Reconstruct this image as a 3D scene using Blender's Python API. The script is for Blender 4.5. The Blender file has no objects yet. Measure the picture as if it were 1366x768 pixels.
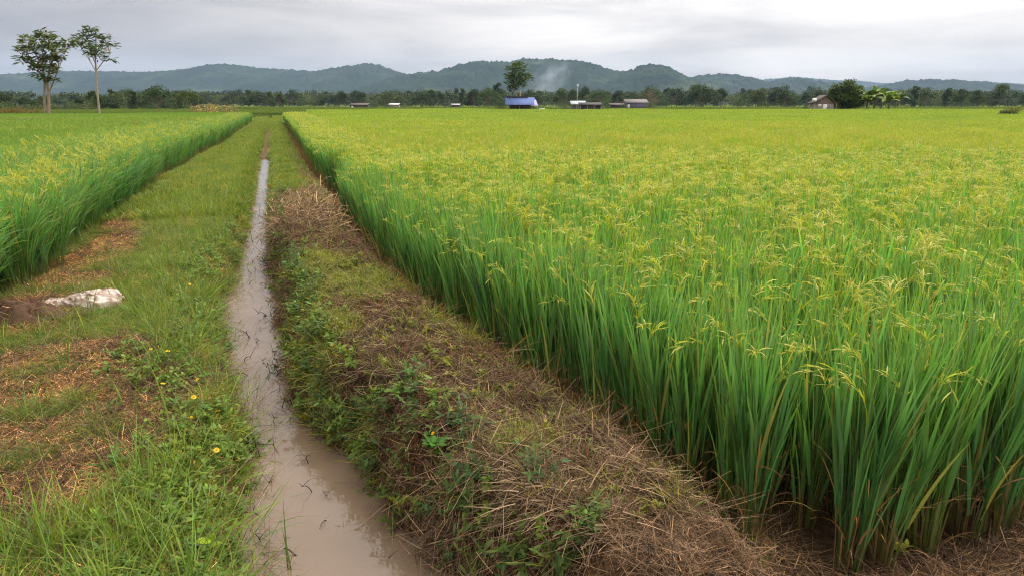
import bpy, math, random
import numpy as np
R = math.radians
rng = np.random.default_rng(7)
random.seed(7)
S = bpy.context.scene
COL = S.collection

# ------------------------------------------------------------------ camera
F, CX, CY, HOR, EYE = 911.0, 683.0, 384.0, 139.0, 1.9
PITCH = math.atan((CY - HOR) / F)
cp, sp = math.cos(PITCH), math.sin(PITCH)
cam_d = bpy.data.cameras.new('camera'); cam = bpy.data.objects.new('camera', cam_d); COL.objects.link(cam)
cam.location = (0, 0, EYE); cam.rotation_euler = (R(90) - PITCH, 0, 0)
cam_d.sensor_width = 36; cam_d.lens = 36 * F / 1366; cam_d.clip_end = 40000; cam_d.clip_start = 0.05
S.camera = cam

def ray(px, py):
    x = (px - CX) / F; y = -(py - CY) / F
    return np.array([x, cp + y * sp, -sp + y * cp])
def at(px, py, z=0.0):
    d = ray(px, py); return d * ((z - EYE) / d[2]) + np.array([0, 0, EYE])
def at_depth(px, py, Y):
    d = ray(px, py); return d * (Y / d[1]) + np.array([0, 0, EYE])
ANG = R(-18.737); sa, ca = math.sin(ANG), math.cos(ANG)     # the ditch runs along +v
def to_uv(x, y): return x * ca - y * sa, x * sa + y * ca
def to_xy(u, v): return u * ca + v * sa, -u * sa + v * ca

# ------------------------------------------------------------------ noise
def vnoise(x, y, seed=0):
    xi = np.floor(x).astype(np.int64); yi = np.floor(y).astype(np.int64)
    xf = x - xi; yf = y - yi
    xf = xf * xf * (3 - 2 * xf); yf = yf * yf * (3 - 2 * yf)
    def h(a, b):
        n = (a * 374761393 + b * 668265263 + seed * 974711) & 0x7fffffff
        n = ((n ^ (n >> 13)) * 1274126177) & 0x7fffffff
        n = (n ^ (n >> 16)) & 0xffff
        return n / 65535.0
    return (h(xi, yi) * (1 - xf) + h(xi + 1, yi) * xf) * (1 - yf) + (h(xi, yi + 1) * (1 - xf) + h(xi + 1, yi + 1) * xf) * yf
def fbm(x, y, seed=0, o=4):
    a, s, t = 0.5, 0.0, 0.0
    for i in range(o):
        s = s + a * vnoise(x * 2**i + 17.3 * i, y * 2**i - 9.1 * i, seed + i); t += a; a *= 0.5
    return s / t
def sstep(a, b, x):
    t = np.clip((x - a) / (b - a), 0, 1); return t * t * (3 - 2 * t)

# ------------------------------------------------------------------ mesh helpers
class MB:
    def __init__(s): s.v = []; s.f = []; s.c = []; s.n = 0
    def add(s, V, Fc, C):
        V = np.asarray(V, float).reshape(-1, 3); C = np.broadcast_to(np.asarray(C, float), V.shape) if np.ndim(C) == 1 else np.asarray(C, float).reshape(-1, 3)
        s.v.append(V); s.c.append(C); s.f.append(np.asarray(Fc, int).reshape(-1, 4) + s.n); s.n += len(V)
        return s
    def arrays(s): return np.concatenate(s.v), np.concatenate(s.f), np.concatenate(s.c)
    def add_mb(s, o, loc=(0, 0, 0), rz=0.0, sc=1.0):
        V, Fc, C = o.arrays(); c_, s_ = math.cos(rz), math.sin(rz)
        V = V * sc; V = np.stack([V[:, 0] * c_ - V[:, 1] * s_, V[:, 0] * s_ + V[:, 1] * c_, V[:, 2]], 1) + np.asarray(loc)
        return s.add(V, Fc, C)
    def mesh(s, name, m, smooth=True):
        V, Fc, C = s.arrays(); me = bpy.data.meshes.new(name)
        me.vertices.add(len(V)); me.vertices.foreach_set('co', V.astype(np.float32).ravel())
        tri = Fc[:, 3] == Fc[:, 2]
        cnt = np.where(tri, 3, 4); st = np.concatenate([[0], np.cumsum(cnt)[:-1]])
        idx = Fc.ravel() if not tri.any() else np.concatenate([f[:3] if t else f for f, t in zip(Fc, tri)])
        me.loops.add(int(cnt.sum())); me.loops.foreach_set('vertex_index', idx.astype(np.int32))
        me.polygons.add(len(Fc)); me.polygons.foreach_set('loop_start', st.astype(np.int32))
        me.update(calc_edges=True)
        if smooth: me.polygons.foreach_set('use_smooth', np.ones(len(Fc), bool))
        a = me.color_attributes.new('Col', 'FLOAT_COLOR', 'POINT')
        a.data.foreach_set('color', np.concatenate([C, np.ones((len(C), 1))], 1).astype(np.float32).ravel())
        me.materials.append(m); return me
    def obj(s, name, m, parent=None, smooth=True, link=True):
        o = bpy.data.objects.new(name, s.mesh(name, m, smooth))
        if link: COL.objects.link(o)
        if parent: o.parent = parent
        return o

def tag(o, label=None, cat=None, group=None, kind=None):
    if label: o['label'] = label
    if cat: o['category'] = cat
    if group: o['group'] = group
    if kind: o['kind'] = kind
    return o
def empty(name, loc, rz=0.0, label=None, cat=None, group=None):
    o = bpy.data.objects.new(name, None); COL.objects.link(o); o.empty_display_size = 0.1
    o.location = loc; o.rotation_euler = (0, 0, rz); return tag(o, label, cat, group)
def copy_tree(o, parent=None):
    c = o.copy(); COL.objects.link(c)
    if parent: c.parent = parent
    for ch in list(o.children): copy_tree(ch, c)
    return c

def blades(mb, base, az, lean, curv, L, w, c0, c1, k=5, prof='grass', pw=1.5, twist=None, c_mid=None):
    """n ribbons that start at base, lean away from the vertical and bend over"""
    base = np.asarray(base, float).reshape(-1, 3); n = len(base)
    f = lambda a: np.broadcast_to(np.asarray(a, float), (n,))
    az, lean, curv, L, w = f(az), f(lean), f(curv), f(L), f(w)
    t = np.linspace(0, 1, k); tm = (t[1:] + t[:-1]) / 2
    th = lean[:, None] + curv[:, None] * tm[None] ** pw
    seg = L[:, None] / (k - 1)
    h = np.concatenate([np.zeros((n, 1)), np.cumsum(np.sin(th) * seg, 1)], 1)
    z = np.concatenate([np.zeros((n, 1)), np.cumsum(np.cos(th) * seg, 1)], 1)
    P = np.stack([base[:, :1] + h * np.cos(az)[:, None], base[:, 1:2] + h * np.sin(az)[:, None], base[:, 2:] + z], 2)
    if twist is None: twist = rng.uniform(-0.9, 0.9, n)
    th2 = np.concatenate([th, th[:, -1:]], 1)
    perp = np.stack([-np.sin(az), np.cos(az), np.zeros(n)], 1)[:, None, :]
    nrm = np.stack([-np.cos(th2) * np.cos(az)[:, None], -np.cos(th2) * np.sin(az)[:, None], np.sin(th2)], 2)
    tw = f(twist)[:, None, None]
    side = perp * np.cos(tw) + nrm * np.sin(tw)
    if prof == 'grass': pr = np.minimum(1, 0.55 + 1.6 * t) * (1 - t ** 2.6) + 0.03
    elif prof == 'oval': pr = np.sin(np.pi * np.clip(t * 0.92 + 0.06, 0, 1)) ** 0.8
    elif prof == 'stem': pr = 1 - 0.55 * t
    else: pr = np.ones(k)
    off = side * (w[:, None] * pr[None] * 0.5)[:, :, None]
    V = np.stack([P - off, P + off], 2)                       # n,k,2,3
    c0 = np.broadcast_to(np.asarray(c0, float), (n, 3)); c1 = np.broadcast_to(np.asarray(c1, float), (n, 3))
    tt = t[None, :, None]
    C = c0[:, None] * (1 - tt) + c1[:, None] * tt
    if c_mid is not None:
        cm = np.broadcast_to(np.asarray(c_mid, float), (n, 3))[:, None]
        C = np.where(tt < 0.5, c0[:, None] * (1 - 2 * tt) + cm * 2 * tt, cm * (2 - 2 * tt) + c1[:, None] * (2 * tt - 1))
    C = np.repeat(C[:, :, None], 2, 2)
    i = (np.arange(n) * 2 * k)[:, None] + (np.arange(k - 1) * 2)[None]
    q = np.stack([i, i + 1, i + 3, i + 2], 2)
    mb.add(V.reshape(-1, 3), q.reshape(-1, 4), C.reshape(-1, 3))
    return P
def jit(c, n, a=0.15):
    c = np.asarray(c, float); return c[None] * (1 + rng.normal(0, a, (n, 1))).clip(0.5, 1.6) * (1 + rng.normal(0, a * 0.4, (n, 3))).clip(0.7, 1.4)

def tube(mb, pts, rad, col, n=8):
    pts = np.asarray(pts, float); k = len(pts); rad = np.broadcast_to(np.asarray(rad, float), (k,))
    d = np.gradient(pts, axis=0); d /= np.linalg.norm(d, axis=1)[:, None] + 1e-9
    up = np.where(np.abs(d[:, 2:3]) > 0.9, np.array([[1., 0, 0]]), np.array([[0, 0, 1.]]))
    a = np.cross(d, up); a /= np.linalg.norm(a, axis=1)[:, None]; b = np.cross(d, a)
    t = np.arange(n) * 2 * np.pi / n
    V = pts[:, None] + rad[:, None, None] * (a[:, None] * np.cos(t)[None, :, None] + b[:, None] * np.sin(t)[None, :, None])
    i = np.arange(k - 1)[:, None] * n; j = np.arange(n)[None]; j2 = (j + 1) % n
    q = np.stack([i + j, i + j2, i + n + j2, i + n + j], 2)
    mb.add(V.reshape(-1, 3), q.reshape(-1, 4), col)
    c = len(V.reshape(-1, 3))
    cap = np.array([[0, 1, 2, 2]]) if n == 3 else np.array([[0, m, m + 1, m + 1] for m in range(1, n - 1)])
    mb.f.append(cap + (k - 1) * n + mb.n - c)
def box(mb, lo, hi, col):
    x0, y0, z0 = lo; x1, y1, z1 = hi
    V = [(x, y, z) for z in (z0, z1) for x, y in ((x0, y0), (x1, y0), (x1, y1), (x0, y1))]
    mb.add(V, [(0, 3, 2, 1), (4, 5, 6, 7), (0, 1, 5, 4), (1, 2, 6, 5), (2, 3, 7, 6), (3, 0, 4, 7)], col)
def slab(mb, p, th, col):
    """a quad p (4 points) with a thickness th downwards"""
    p = np.asarray(p, float); q = p - np.array([0, 0, th])
    mb.add(np.concatenate([q, p]), [(0, 3, 2, 1), (4, 5, 6, 7), (0, 1, 5, 4), (1, 2, 6, 5), (2, 3, 7, 6), (3, 0, 4, 7)], col)

# ------------------------------------------------------------------ materials
def nodes(name):
    m = bpy.data.materials.new(name); m.use_nodes = True; nt = m.node_tree
    for n in list(nt.nodes): nt.nodes.remove(n)
    out = nt.nodes.new('ShaderNodeOutputMaterial'); return m, nt, out
def N(nt, t, **k):
    n = nt.nodes.new(t)
    for a, b in k.items():
        if a in ('operation', 'blend_type', 'data_type', 'attribute_name', 'noise_dimensions', 'sky_type', 'use_clamp'): setattr(n, a, b)
        else: n.inputs[a.replace('_', ' ')].default_value = b
    return n
def ramp(nt, stops):
    r = nt.nodes.new('ShaderNodeValToRGB'); e = r.color_ramp.elements
    while len(e) < len(stops): e.new(0.5)
    for x, (p, c) in zip(e, stops): x.position = p; x.color = c if len(c) == 4 else (*c, 1)
    return r
def mixc(nt, a, b, fac, mode='MIX'):
    m = nt.nodes.new('ShaderNodeMix'); m.data_type = 'RGBA'; m.blend_type = mode
    for s, i in ((fac, 0), (a, 6), (b, 7)):
        if hasattr(s, 'is_linked'): nt.links.new(s, m.inputs[i])
        else: m.inputs[i].default_value = s if i == 0 else (*s, 1)
    return m.outputs[2]
def world_noise(nt, scale, detail=3):
    g = nt.nodes.new('ShaderNodeNewGeometry'); n = N(nt, 'ShaderNodeTexNoise', Scale=scale, Detail=detail)
    nt.links.new(g.outputs['Position'], n.inputs['Vector']); return n.outputs['Fac']
def plant_material(name, transl=0.4, rough=0.5, spec=0.25, alt=(1.35, 1.12, 0.7), low=(0.75, 0.85, 0.9), wscale=0.25, wamt=0.5, ttint=(1.15, 1.1, 0.55)):
    m, nt, out = nodes(name); L = nt.links.new
    a = N(nt, 'ShaderNodeAttribute', attribute_name='Col'); oi = nt.nodes.new('ShaderNodeObjectInfo')
    r1 = ramp(nt, [(0, low), (1, alt)]); L(oi.outputs['Random'], r1.inputs[0])
    c = mixc(nt, a.outputs['Color'], r1.outputs[0], 1.0, 'MULTIPLY')
    wn = world_noise(nt, wscale); r2 = ramp(nt, [(0.3, (0.8, 0.88, 0.95)), (0.7, (1.2, 1.1, 0.85))]); L(wn, r2.inputs[0])
    c = mixc(nt, c, r2.outputs[0], wamt, 'MULTIPLY')
    p = N(nt, 'ShaderNodeBsdfPrincipled', Roughness=rough); p.inputs['Specular IOR Level'].default_value = spec
    L(c, p.inputs['Base Color'])
    if transl > 0:
        t = nt.nodes.new('ShaderNodeBsdfTranslucent'); L(mixc(nt, c, ttint, 1.0, 'MULTIPLY'), t.inputs[0])
        mx = N(nt, 'ShaderNodeMixShader', Fac=transl); L(p.outputs[0], mx.inputs[1]); L(t.outputs[0], mx.inputs[2]); L(mx.outputs[0], out.inputs[0])
    else: L(p.outputs[0], out.inputs[0])
    return m
def solid(name, rough=0.8, scale=3.0, amt=0.5, spec=0.2, lo=0.55, hi=1.3, metal=0.0, bump=0.0, obj_space=True):
    """the mesh's own Col, broken up by dirt-like noise"""
    m, nt, out = nodes(name); L = nt.links.new
    a = N(nt, 'ShaderNodeAttribute', attribute_name='Col'); tc = nt.nodes.new('ShaderNodeTexCoord')
    n = N(nt, 'ShaderNodeTexNoise', Scale=scale, Detail=6, Roughness=0.65); L(tc.outputs['Object'], n.inputs['Vector'])
    r = ramp(nt, [(0.3, (lo, lo, lo)), (0.7, (hi, hi, hi))]); L(n.outputs['Fac'], r.inputs[0])
    c = mixc(nt, a.outputs['Color'], r.outputs[0], amt, 'MULTIPLY')
    p = N(nt, 'ShaderNodeBsdfPrincipled', Roughness=rough, Metallic=metal); p.inputs['Specular IOR Level'].default_value = spec
    L(c, p.inputs['Base Color'])
    if bump:
        b = N(nt, 'ShaderNodeBump', Strength=0.8, Distance=bump); L(n.outputs['Fac'], b.inputs['Height']); L(b.outputs[0], p.inputs['Normal'])
    L(p.outputs[0], out.inputs[0]); return m

M_rice = plant_material('rice_leaf', 0.46, 0.42, 0.4, alt=(1.08, 1.08, 0.9), low=(0.86, 0.93, 1.0), wscale=0.12, wamt=0.3, ttint=(1.0, 1.12, 0.6))
M_grass = plant_material('grass_leaf', 0.35, 0.5, 0.25, wscale=0.8)
M_straw = plant_material('straw', 0.15, 0.75, 0.1, alt=(1.25, 1.2, 1.15), low=(0.65, 0.62, 0.62), wscale=1.2, ttint=(1, 1, 0.9))
M_tree = plant_material('tree_leaf', 0.25, 0.55, 0.2, alt=(1.2, 1.1, 0.9), low=(0.85, 0.9, 1.0), wscale=0.05)
M_bark = solid('bark', 0.9, 4.0, 0.7, 0.1)
M_soil = solid('soil', 0.95, 9.0, 0.8, 0.1, bump=0.02)
M_paint = solid('building_surface', 0.75, 1.2, 0.5, 0.2, 0.7, 1.2)
M_sack = solid('sack_cloth', 0.6, 14.0, 0.75, 0.3, 0.55, 1.15, bump=0.012)
M_petal = plant_material('petal', 0.25, 0.5, 0.2, alt=(1.05, 1.05, 1), low=(0.95, 0.92, 1), ttint=(1, 1, 0.8))

# ------------------------------------------------------------------ cross-section of the bank, ditch and bund
def curve(vs, us): return lambda v: np.interp(v, vs, us)
V_WL = [(2.0, -.2), (2.83, -.26), (4.06, -.34), (5.35, -.45), (7.6, -.61), (12.5, -.58), (27, -.57), (60, -.55)]
V_WR = [(2.0, .76), (2.57, .58), (3.89, .19), (5.22, -.04), (7.45, -.11), (12.4, -.19), (27, -.32), (60, -.34)]
V_RR = [(0.0, 2.1), (2.0, 1.90), (2.5, 1.83), (3.16, 1.72), (3.82, 1.58), (4.74, 1.44), (5.82, 1.29), (7.0, 1.16), (11.3, 1.05), (18.5, 1.0), (34, 1.05), (60, 1.1)]
V_RL = [(0.0, -2.9), (4.0, -2.75), (7.5, -2.62), (10.7, -2.7), (17, -2.7), (30, -2.3), (60, -2.05)]
def cv(tab): a = np.array(tab); return curve(a[:, 0], a[:, 1])
wl0, wr0, rr0, rl0 = cv(V_WL), cv(V_WR), cv(V_RR), cv(V_RL)
def rl(v): v = np.asarray(v, float); return rl0(v) + 0.26 * (vnoise(v * .55, v * 0 + 1.7, 15) - .5) + 0.16 * (vnoise(v * 1.7, v * 0, 16) - .5)
def rr(v): v = np.asarray(v, float); return rr0(v) + 0.10 * (vnoise(v * .8, v * 0 + 4.7, 17) - .5) * sstep(4, 7, v)
def wl(v): return wl0(v) + 0.03 - 0.05 * sstep(9, 14, v) + 0.15 * (vnoise(v * 1.9, v * 0 + 3.3, 5) - 0.5) + 0.10 * (vnoise(v * 6.1, v * 0, 6) - 0.5)
def wr(v): return wr0(v) - 0.035 + 0.06 * sstep(9, 14, v) + 0.16 * (vnoise(v * 1.7, v * 0 + 8.3, 7) - 0.5) + 0.11 * (vnoise(v * 5.3, v * 0, 8) - 0.5)
WATER_Z = -0.12
FRONT_Y = 2.50                                          # the near edge of the right field
def front_y(x): return FRONT_Y + 0.06 * np.sin(x * 3.1) + 0.26 * (x - 1.38)
def in_right(u, v):
    x, y = to_xy(u, v); return np.minimum(u - rr(v), (y - front_y(x)))        # >0 inside the field
def height(u, v):
    u = np.asarray(u, float); v = np.asarray(v, float)
    a, b, c, d = wl(v), wr(v), rr(v), rl(v)
    fade = 1 - sstep(45, 75, v)
    bank = 0.10 + 0.05 * (fbm(u * 1.3, v * 1.3, 11) - 0.5) + 0.02 * (vnoise(u * 9, v * 9, 12) - 0.5)
    bank = bank * sstep(d - 0.25, d + 0.25, u)
    bank = np.where(u < a, (bank + 0.3) * sstep(0.02, -0.26, u - a) - 0.3, bank)
    bed = -0.3 + 0.0 * u
    inr = in_right(u, v)
    xw, yw = to_xy(u, v); crest = (0.37 - 0.19 * sstep(10, 25, v)) * (1 - .72 * sstep(.55, 1.25, xw) * sstep(3.4, 2.6, yw))
    rise = sstep(-0.05, 0.27, u - b) ** 0.7
    fall = sstep(-0.02, -0.5, inr)
    lump = 0.2 * (fbm(u * 1.6 + 5, v * 1.6, 21) - 0.5) + 0.06 * (vnoise(u * 7, v * 7, 22) - 0.5)
    bund = -0.10 * sstep(-.34, -.2, inr) * sstep(.12, -.02, inr) * sstep(3, 5, v) - 0.3 + (0.3 + (crest + lump) * fall - 0.05 * sstep(-0.25, 0.0, inr)) * rise
    z = np.where(u < a, bank, np.where(u < b, bed, bund))
    ditch_fill = sstep(25.5, 29, v)                      # beyond the open water the ditch is a wet muddy rut
    z = np.where((u >= a - .3) & (u <= b + .3), z * (1 - ditch_fill) + ditch_fill * np.maximum(z, -0.05), z)
    far = sstep(60, 90, np.abs(v)) ; z = z * (1 - far) + 0.0 * far
    side = sstep(30, 60, np.abs(u)); z = z * (1 - side)
    return z

# ------------------------------------------------------------------ ground
def axis(core, lo, hi, step0, grow, far):
    a = list(core); s = step0
    while a[-1] < hi: a.append(a[-1] + s); s *= grow
    s = step0
    while a[0] > lo: a.insert(0, a[0] - s); s *= grow
    return np.array(a)
us = axis(np.arange(-3.2, 2.9, 0.035), -4600, 4600, 0.05, 1.18, 0)
vs = axis(np.arange(1.2, 9.0, 0.045), -300, 6200, 0.05, 1.035, 0)
UU, VV = np.meshgrid(us, vs, indexing='ij')
ZZ = height(UU, VV); XX, YY = to_xy(UU, VV)
def blob(u, v, px, py, rx, ry, z=0.1):
    """soft ellipse on the ground, rx, ry in metres across and along the ditch"""
    x, y, _ = at(px, py, z); bu, bv = to_uv(x, y)
    return np.exp(-(((u - bu) / rx) ** 2 + ((v - bv) / ry) ** 2))
def brown_left(u, v):
    m = np.maximum.reduce([blob(u, v, 110, 490, 0.46, 0.6), blob(u, v, 175, 545, 0.32, 0.6), blob(u, v, 120, 600, 0.3, 0.4), blob(u, v, 30, 520, 0.5, 0.7), blob(u, v, 60, 640, 0.32, 0.45),
        blob(u, v, 10, 590, 0.4, 0.5), blob(u, v, 30, 420, 0.4, 0.5), blob(u, v, 150, 330, 0.25, 1.0), blob(u, v, 105, 350, 0.3, 0.5), blob(u, v, 160, 300, 0.2, 0.8), blob(u, v, 215, 250, 0.2, 2.0),
        blob(u, v, 250, 200, 0.2, 7), blob(u, v, 95, 375, 0.35, 0.3)])
    g = np.maximum.reduce([blob(u, v, 70, 500, 0.30, 0.13), blob(u, v, 55, 552, 0.20, 0.17), blob(u, v, 135, 582, 0.15, 0.17), blob(u, v, 20, 620, 0.2, 0.16), blob(u, v, 100, 455, .4, .1)])
    e = np.clip(m * 1.75 - g * 2.3 + 0.7 * (fbm(u * 3, v * 3, 31) - 0.5), 0, 1)
    return sstep(0.3, 0.62, e)
def green_bund(u, v):
    m = np.maximum.reduce([blob(u, v, 500, 405, 0.34, 0.6, .2), blob(u, v, 430, 375, 0.2, 0.7, .2), blob(u, v, 455, 385, 0.2, 0.5, .2), blob(u, v, 600, 455, 0.2, 0.3, .2), blob(u, v, 440, 480, 0.25, 0.5, .15),
        blob(u, v, 430, 540, 0.16, 0.7, .05), blob(u, v, 480, 600, 0.15, 0.3, 0), blob(u, v, 700, 640, 0.12, 0.12, .2), blob(u, v, 560, 400, 0.2, 0.3, .2), blob(u, v, 410, 420, 0.15, 1.0, .1), blob(u, v, 640, 480, 0.14, 0.2, .2)])
    far = sstep(10.5, 15, v) * (1 - 0.75 * sstep(0.5, 0.75, u))
    e = np.clip(np.maximum(m * 1.1, far) + 0.7 * (fbm(u * 2.5, v * 2.5, 41) - 0.5), 0, 1)
    return sstep(0.33, 0.62, e) * (1 - sstep(-.46, -.26, in_right(u, v)) * sstep(4.5, 7, v) * (1 - sstep(40, 60, v)))
BL = brown_left(UU, VV); GB = green_bund(UU, VV); INR = in_right(UU, VV); INL = rl(VV) - UU
c_soil = np.array([0.075, 0.045, 0.025]); c_red = np.array([0.32, 0.18, 0.085]); c_straw = np.array([0.26, 0.16, 0.08]); c_mud = np.array([0.075, 0.05, 0.03])
c_green = np.array([0.085, 0.125, 0.028]); c_gsoil = np.array([0.07, 0.075, 0.025]); c_field = np.array([0.17, 0.2, 0.028]); c_fieldL = np.array([0.10, 0.16, 0.03])
nz = fbm(UU * 5, VV * 5, 51)[..., None]
g2 = sstep(9, 30, VV)[..., None]
bankc = (c_gsoil * (1 - g2) + c_green * g2) * (1 - BL[..., None]) + (c_red * (0.7 + 0.6 * nz)) * BL[..., None]
bundc = (c_soil * (0.6 + 0.9 * nz)) * (1 - GB[..., None]) + (c_gsoil * (1 - g2) + c_green * 1.15 * g2) * GB[..., None]
col = np.where((UU < wl(VV))[..., None], bankc, bundc)
edge = np.minimum(np.abs(UU - wl(VV)), np.abs(UU - wr(VV)))
wet = (sstep(0.16, 0.0, edge) * (1 - sstep(40, 60, VV)))[..., None]
col = col * (1 - 0.75 * wet) + c_mud * 0.75 * wet
ins = ((UU > wl(VV)) & (UU < wr(VV)))[..., None]
rut = (sstep(25, 28, VV) * (1 - sstep(52, 62, VV)))[..., None]
col = np.where(ins, c_mud * (1 - rut) + np.array([0.12, 0.085, 0.05]) * rut, col)
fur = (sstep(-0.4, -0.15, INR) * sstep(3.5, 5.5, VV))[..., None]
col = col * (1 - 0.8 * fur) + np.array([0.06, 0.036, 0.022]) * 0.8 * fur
farf = sstep(70, 130, VV)[..., None]
col = np.where((INR > 0)[..., None], c_mud * 0.8 * (1 - farf) + c_field * farf, col)
col = np.where((INL > 0)[..., None], c_mud * 0.8 * (1 - farf) + c_fieldL * farf, col)
col = np.where((VV > 62)[..., None] & (np.abs(UU) < 3)[..., None], c_green, col)
# strips of other crops and rough grass beyond the two fields
strip = fbm(UU * 0.004, VV * 0.035, 61)[..., None]
outer = np.clip(c_green * (0.7 + 0.9 * strip) + np.array([0.05, 0.02, 0.0]) * (strip > 0.6), 0, 1)
beyond = ((YY > 155) | (np.abs(UU) > 400))[..., None]
col = np.where(beyond, outer, col)
def grid_faces(a, b):
    i = np.arange(a - 1)[:, None] * b; j = np.arange(b - 1)[None]
    return np.stack([i + j, i + b + j, i + b + j + 1, i + j + 1], 2).reshape(-1, 4)
def ground_material():
    m, nt, out = nodes('ground_soil'); L = nt.links.new
    a = N(nt, 'ShaderNodeAttribute', attribute_name='Col')
    n1 = world_noise(nt, 22, 8); r = ramp(nt, [(0.3, (0.45, 0.45, 0.45)), (0.72, (1.5, 1.45, 1.35))]); L(n1, r.inputs[0])
    c = mixc(nt, a.outputs['Color'], r.outputs[0], 0.9, 'MULTIPLY')
    p = N(nt, 'ShaderNodeBsdfPrincipled', Roughness=0.9); p.inputs['Specular IOR Level'].default_value = 0.0; L(c, p.inputs['Base Color'])
    n2 = world_noise(nt, 60, 6); b = N(nt, 'ShaderNodeBump', Strength=0.9, Distance=0.02); L(n2, b.inputs['Height']); L(b.outputs[0], p.inputs['Normal'])
    L(p.outputs[0], out.inputs[0]); return m
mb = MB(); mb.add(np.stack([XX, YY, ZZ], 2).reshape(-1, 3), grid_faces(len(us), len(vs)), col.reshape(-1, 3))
tag(mb.obj('ground', ground_material()), kind='structure')

# water in the ditch
def water_material():
    m, nt, out = nodes('muddy_water'); L = nt.links.new
    n = world_noise(nt, 1.1, 4); r = ramp(nt, [(0.3, (0.125, 0.088, 0.058)), (0.7, (0.165, 0.118, 0.079))]); L(n, r.inputs[0])
    p = N(nt, 'ShaderNodeBsdfPrincipled', Roughness=0.02, IOR=1.5); p.inputs['Specular IOR Level'].default_value = 0.5; L(r.outputs[0], p.inputs['Base Color'])
    n2 = world_noise(nt, 9, 3); b = N(nt, 'ShaderNodeBump', Strength=0.12, Distance=0.01); L(n2, b.inputs['Height']); L(b.outputs[0], p.inputs['Normal'])
    L(p.outputs[0], out.inputs[0]); return m
wv = np.concatenate([np.arange(0.8, 10, 0.1), np.linspace(10, 28.5, 60)])
wu = np.linspace(0, 1, 12)
ta, tb = wl(wv) - 0.14, wr(wv) + 0.2
WU = ta[:, None] + (tb - ta)[:, None] * wu[None]; WV = np.broadcast_to(wv[:, None], WU.shape)
wx, wy = to_xy(WU, WV)
mb = MB(); mb.add(np.stack([wx, wy, np.full_like(wx, WATER_Z)], 2).reshape(-1, 3), grid_faces(len(wv), 12)[:, ::-1], (0.3, 0.2, 0.14))
tag(mb.obj('ditch_water', water_material()), kind='structure')

# ------------------------------------------------------------------ scattering (stuff): one object, instances on its points
def proto_collection(name, protos):
    c = bpy.data.collections.new(name)
    for i, o in enumerate(protos): c.objects.link(o)
    return c
def scatter(name, label, cat, P, rot, scl, idx, coll):
    P = np.asarray(P, float); n = len(P)
    me = bpy.data.meshes.new(name); me.vertices.add(n); me.vertices.foreach_set('co', P.astype(np.float32).ravel())
    a = me.attributes.new('rot', 'FLOAT_VECTOR', 'POINT'); a.data.foreach_set('vector', np.asarray(rot, np.float32).ravel())
    a = me.attributes.new('scl', 'FLOAT_VECTOR', 'POINT'); a.data.foreach_set('vector', np.asarray(scl, np.float32).ravel())
    a = me.attributes.new('idx', 'INT', 'POINT'); a.data.foreach_set('value', np.asarray(idx, np.int32).ravel())
    o = bpy.data.objects.new(name, me); COL.objects.link(o); tag(o, label, cat, kind='stuff')
    g = bpy.data.node_groups.new(name, 'GeometryNodeTree'); L = g.links.new
    g.interface.new_socket('Geometry', in_out='INPUT', socket_type='NodeSocketGeometry'); g.interface.new_socket('Geometry', in_out='OUTPUT', socket_type='NodeSocketGeometry')
    gi = g.nodes.new('NodeGroupInput'); go = g.nodes.new('NodeGroupOutput')
    ci = g.nodes.new('GeometryNodeCollectionInfo'); ci.inputs['Collection'].default_value = coll; ci.inputs['Separate Children'].default_value = True; ci.inputs['Reset Children'].default_value = True
    ip = g.nodes.new('GeometryNodeInstanceOnPoints'); ip.inputs['Pick Instance'].default_value = True
    def na(nm, t):
        q = g.nodes.new('GeometryNodeInputNamedAttribute'); q.data_type = t; q.inputs[0].default_value = nm; return q.outputs[0]
    L(gi.outputs[0], ip.inputs['Points']); L(ci.outputs[0], ip.inputs['Instance']); L(na('idx', 'INT'), ip.inputs['Instance Index'])
    L(na('rot', 'FLOAT_VECTOR'), ip.inputs['Rotation']); L(na('scl', 'FLOAT_VECTOR'), ip.inputs['Scale']); L(ip.outputs[0], go.inputs[0])
    md = o.modifiers.new('scatter', 'NODES'); md.node_group = g
    return o
def tilt_rot(u, v, amt=1.0, extra=0.0):
    """euler angles: a random spin, then laid on the slope of the ground"""
    e = 0.05; n = len(u)
    gu = (height(u + e, v) - height(u - e, v)) / (2 * e) * amt; gv = (height(u, v + e) - height(u, v - e)) / (2 * e) * amt
    gu = np.clip(gu, -1.2, 1.2); gv = np.clip(gv, -1.2, 1.2)
    gx = gu * ca + gv * sa; gy = -gu * sa + gv * ca
    nn = np.stack([-gx + rng.normal(0, extra, n), -gy + rng.normal(0, extra, n), np.ones(n)], 1); nn /= np.linalg.norm(nn, axis=1)[:, None]
    s = rng.uniform(0, 2 * np.pi, n); t = np.stack([np.cos(s), np.sin(s), np.zeros(n)], 1)
    b = np.cross(nn, t); b /= np.linalg.norm(b, axis=1)[:, None]; t = np.cross(b, nn)
    r20, r21, r22, r10, r00 = t[:, 2], b[:, 2], nn[:, 2], t[:, 1], t[:, 0]
    return np.stack([np.arctan2(r21, r22), -np.arcsin(np.clip(r20, -1, 1)), np.arctan2(r10, r00)], 1)
def place(u, v, dz=0.0):
    x, y = to_xy(u, v); return np.stack([x, y, height(u, v) + dz], 1)
def logv(n, a, b, p=1.0):
    """samples of v with a density that thins out with distance"""
    r = rng.random(n)
    if p == 1.0: return a * (b / a) ** r
    q = 1 - p; return (a ** q + (b ** q - a ** q) * r) ** (1 / q)

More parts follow.
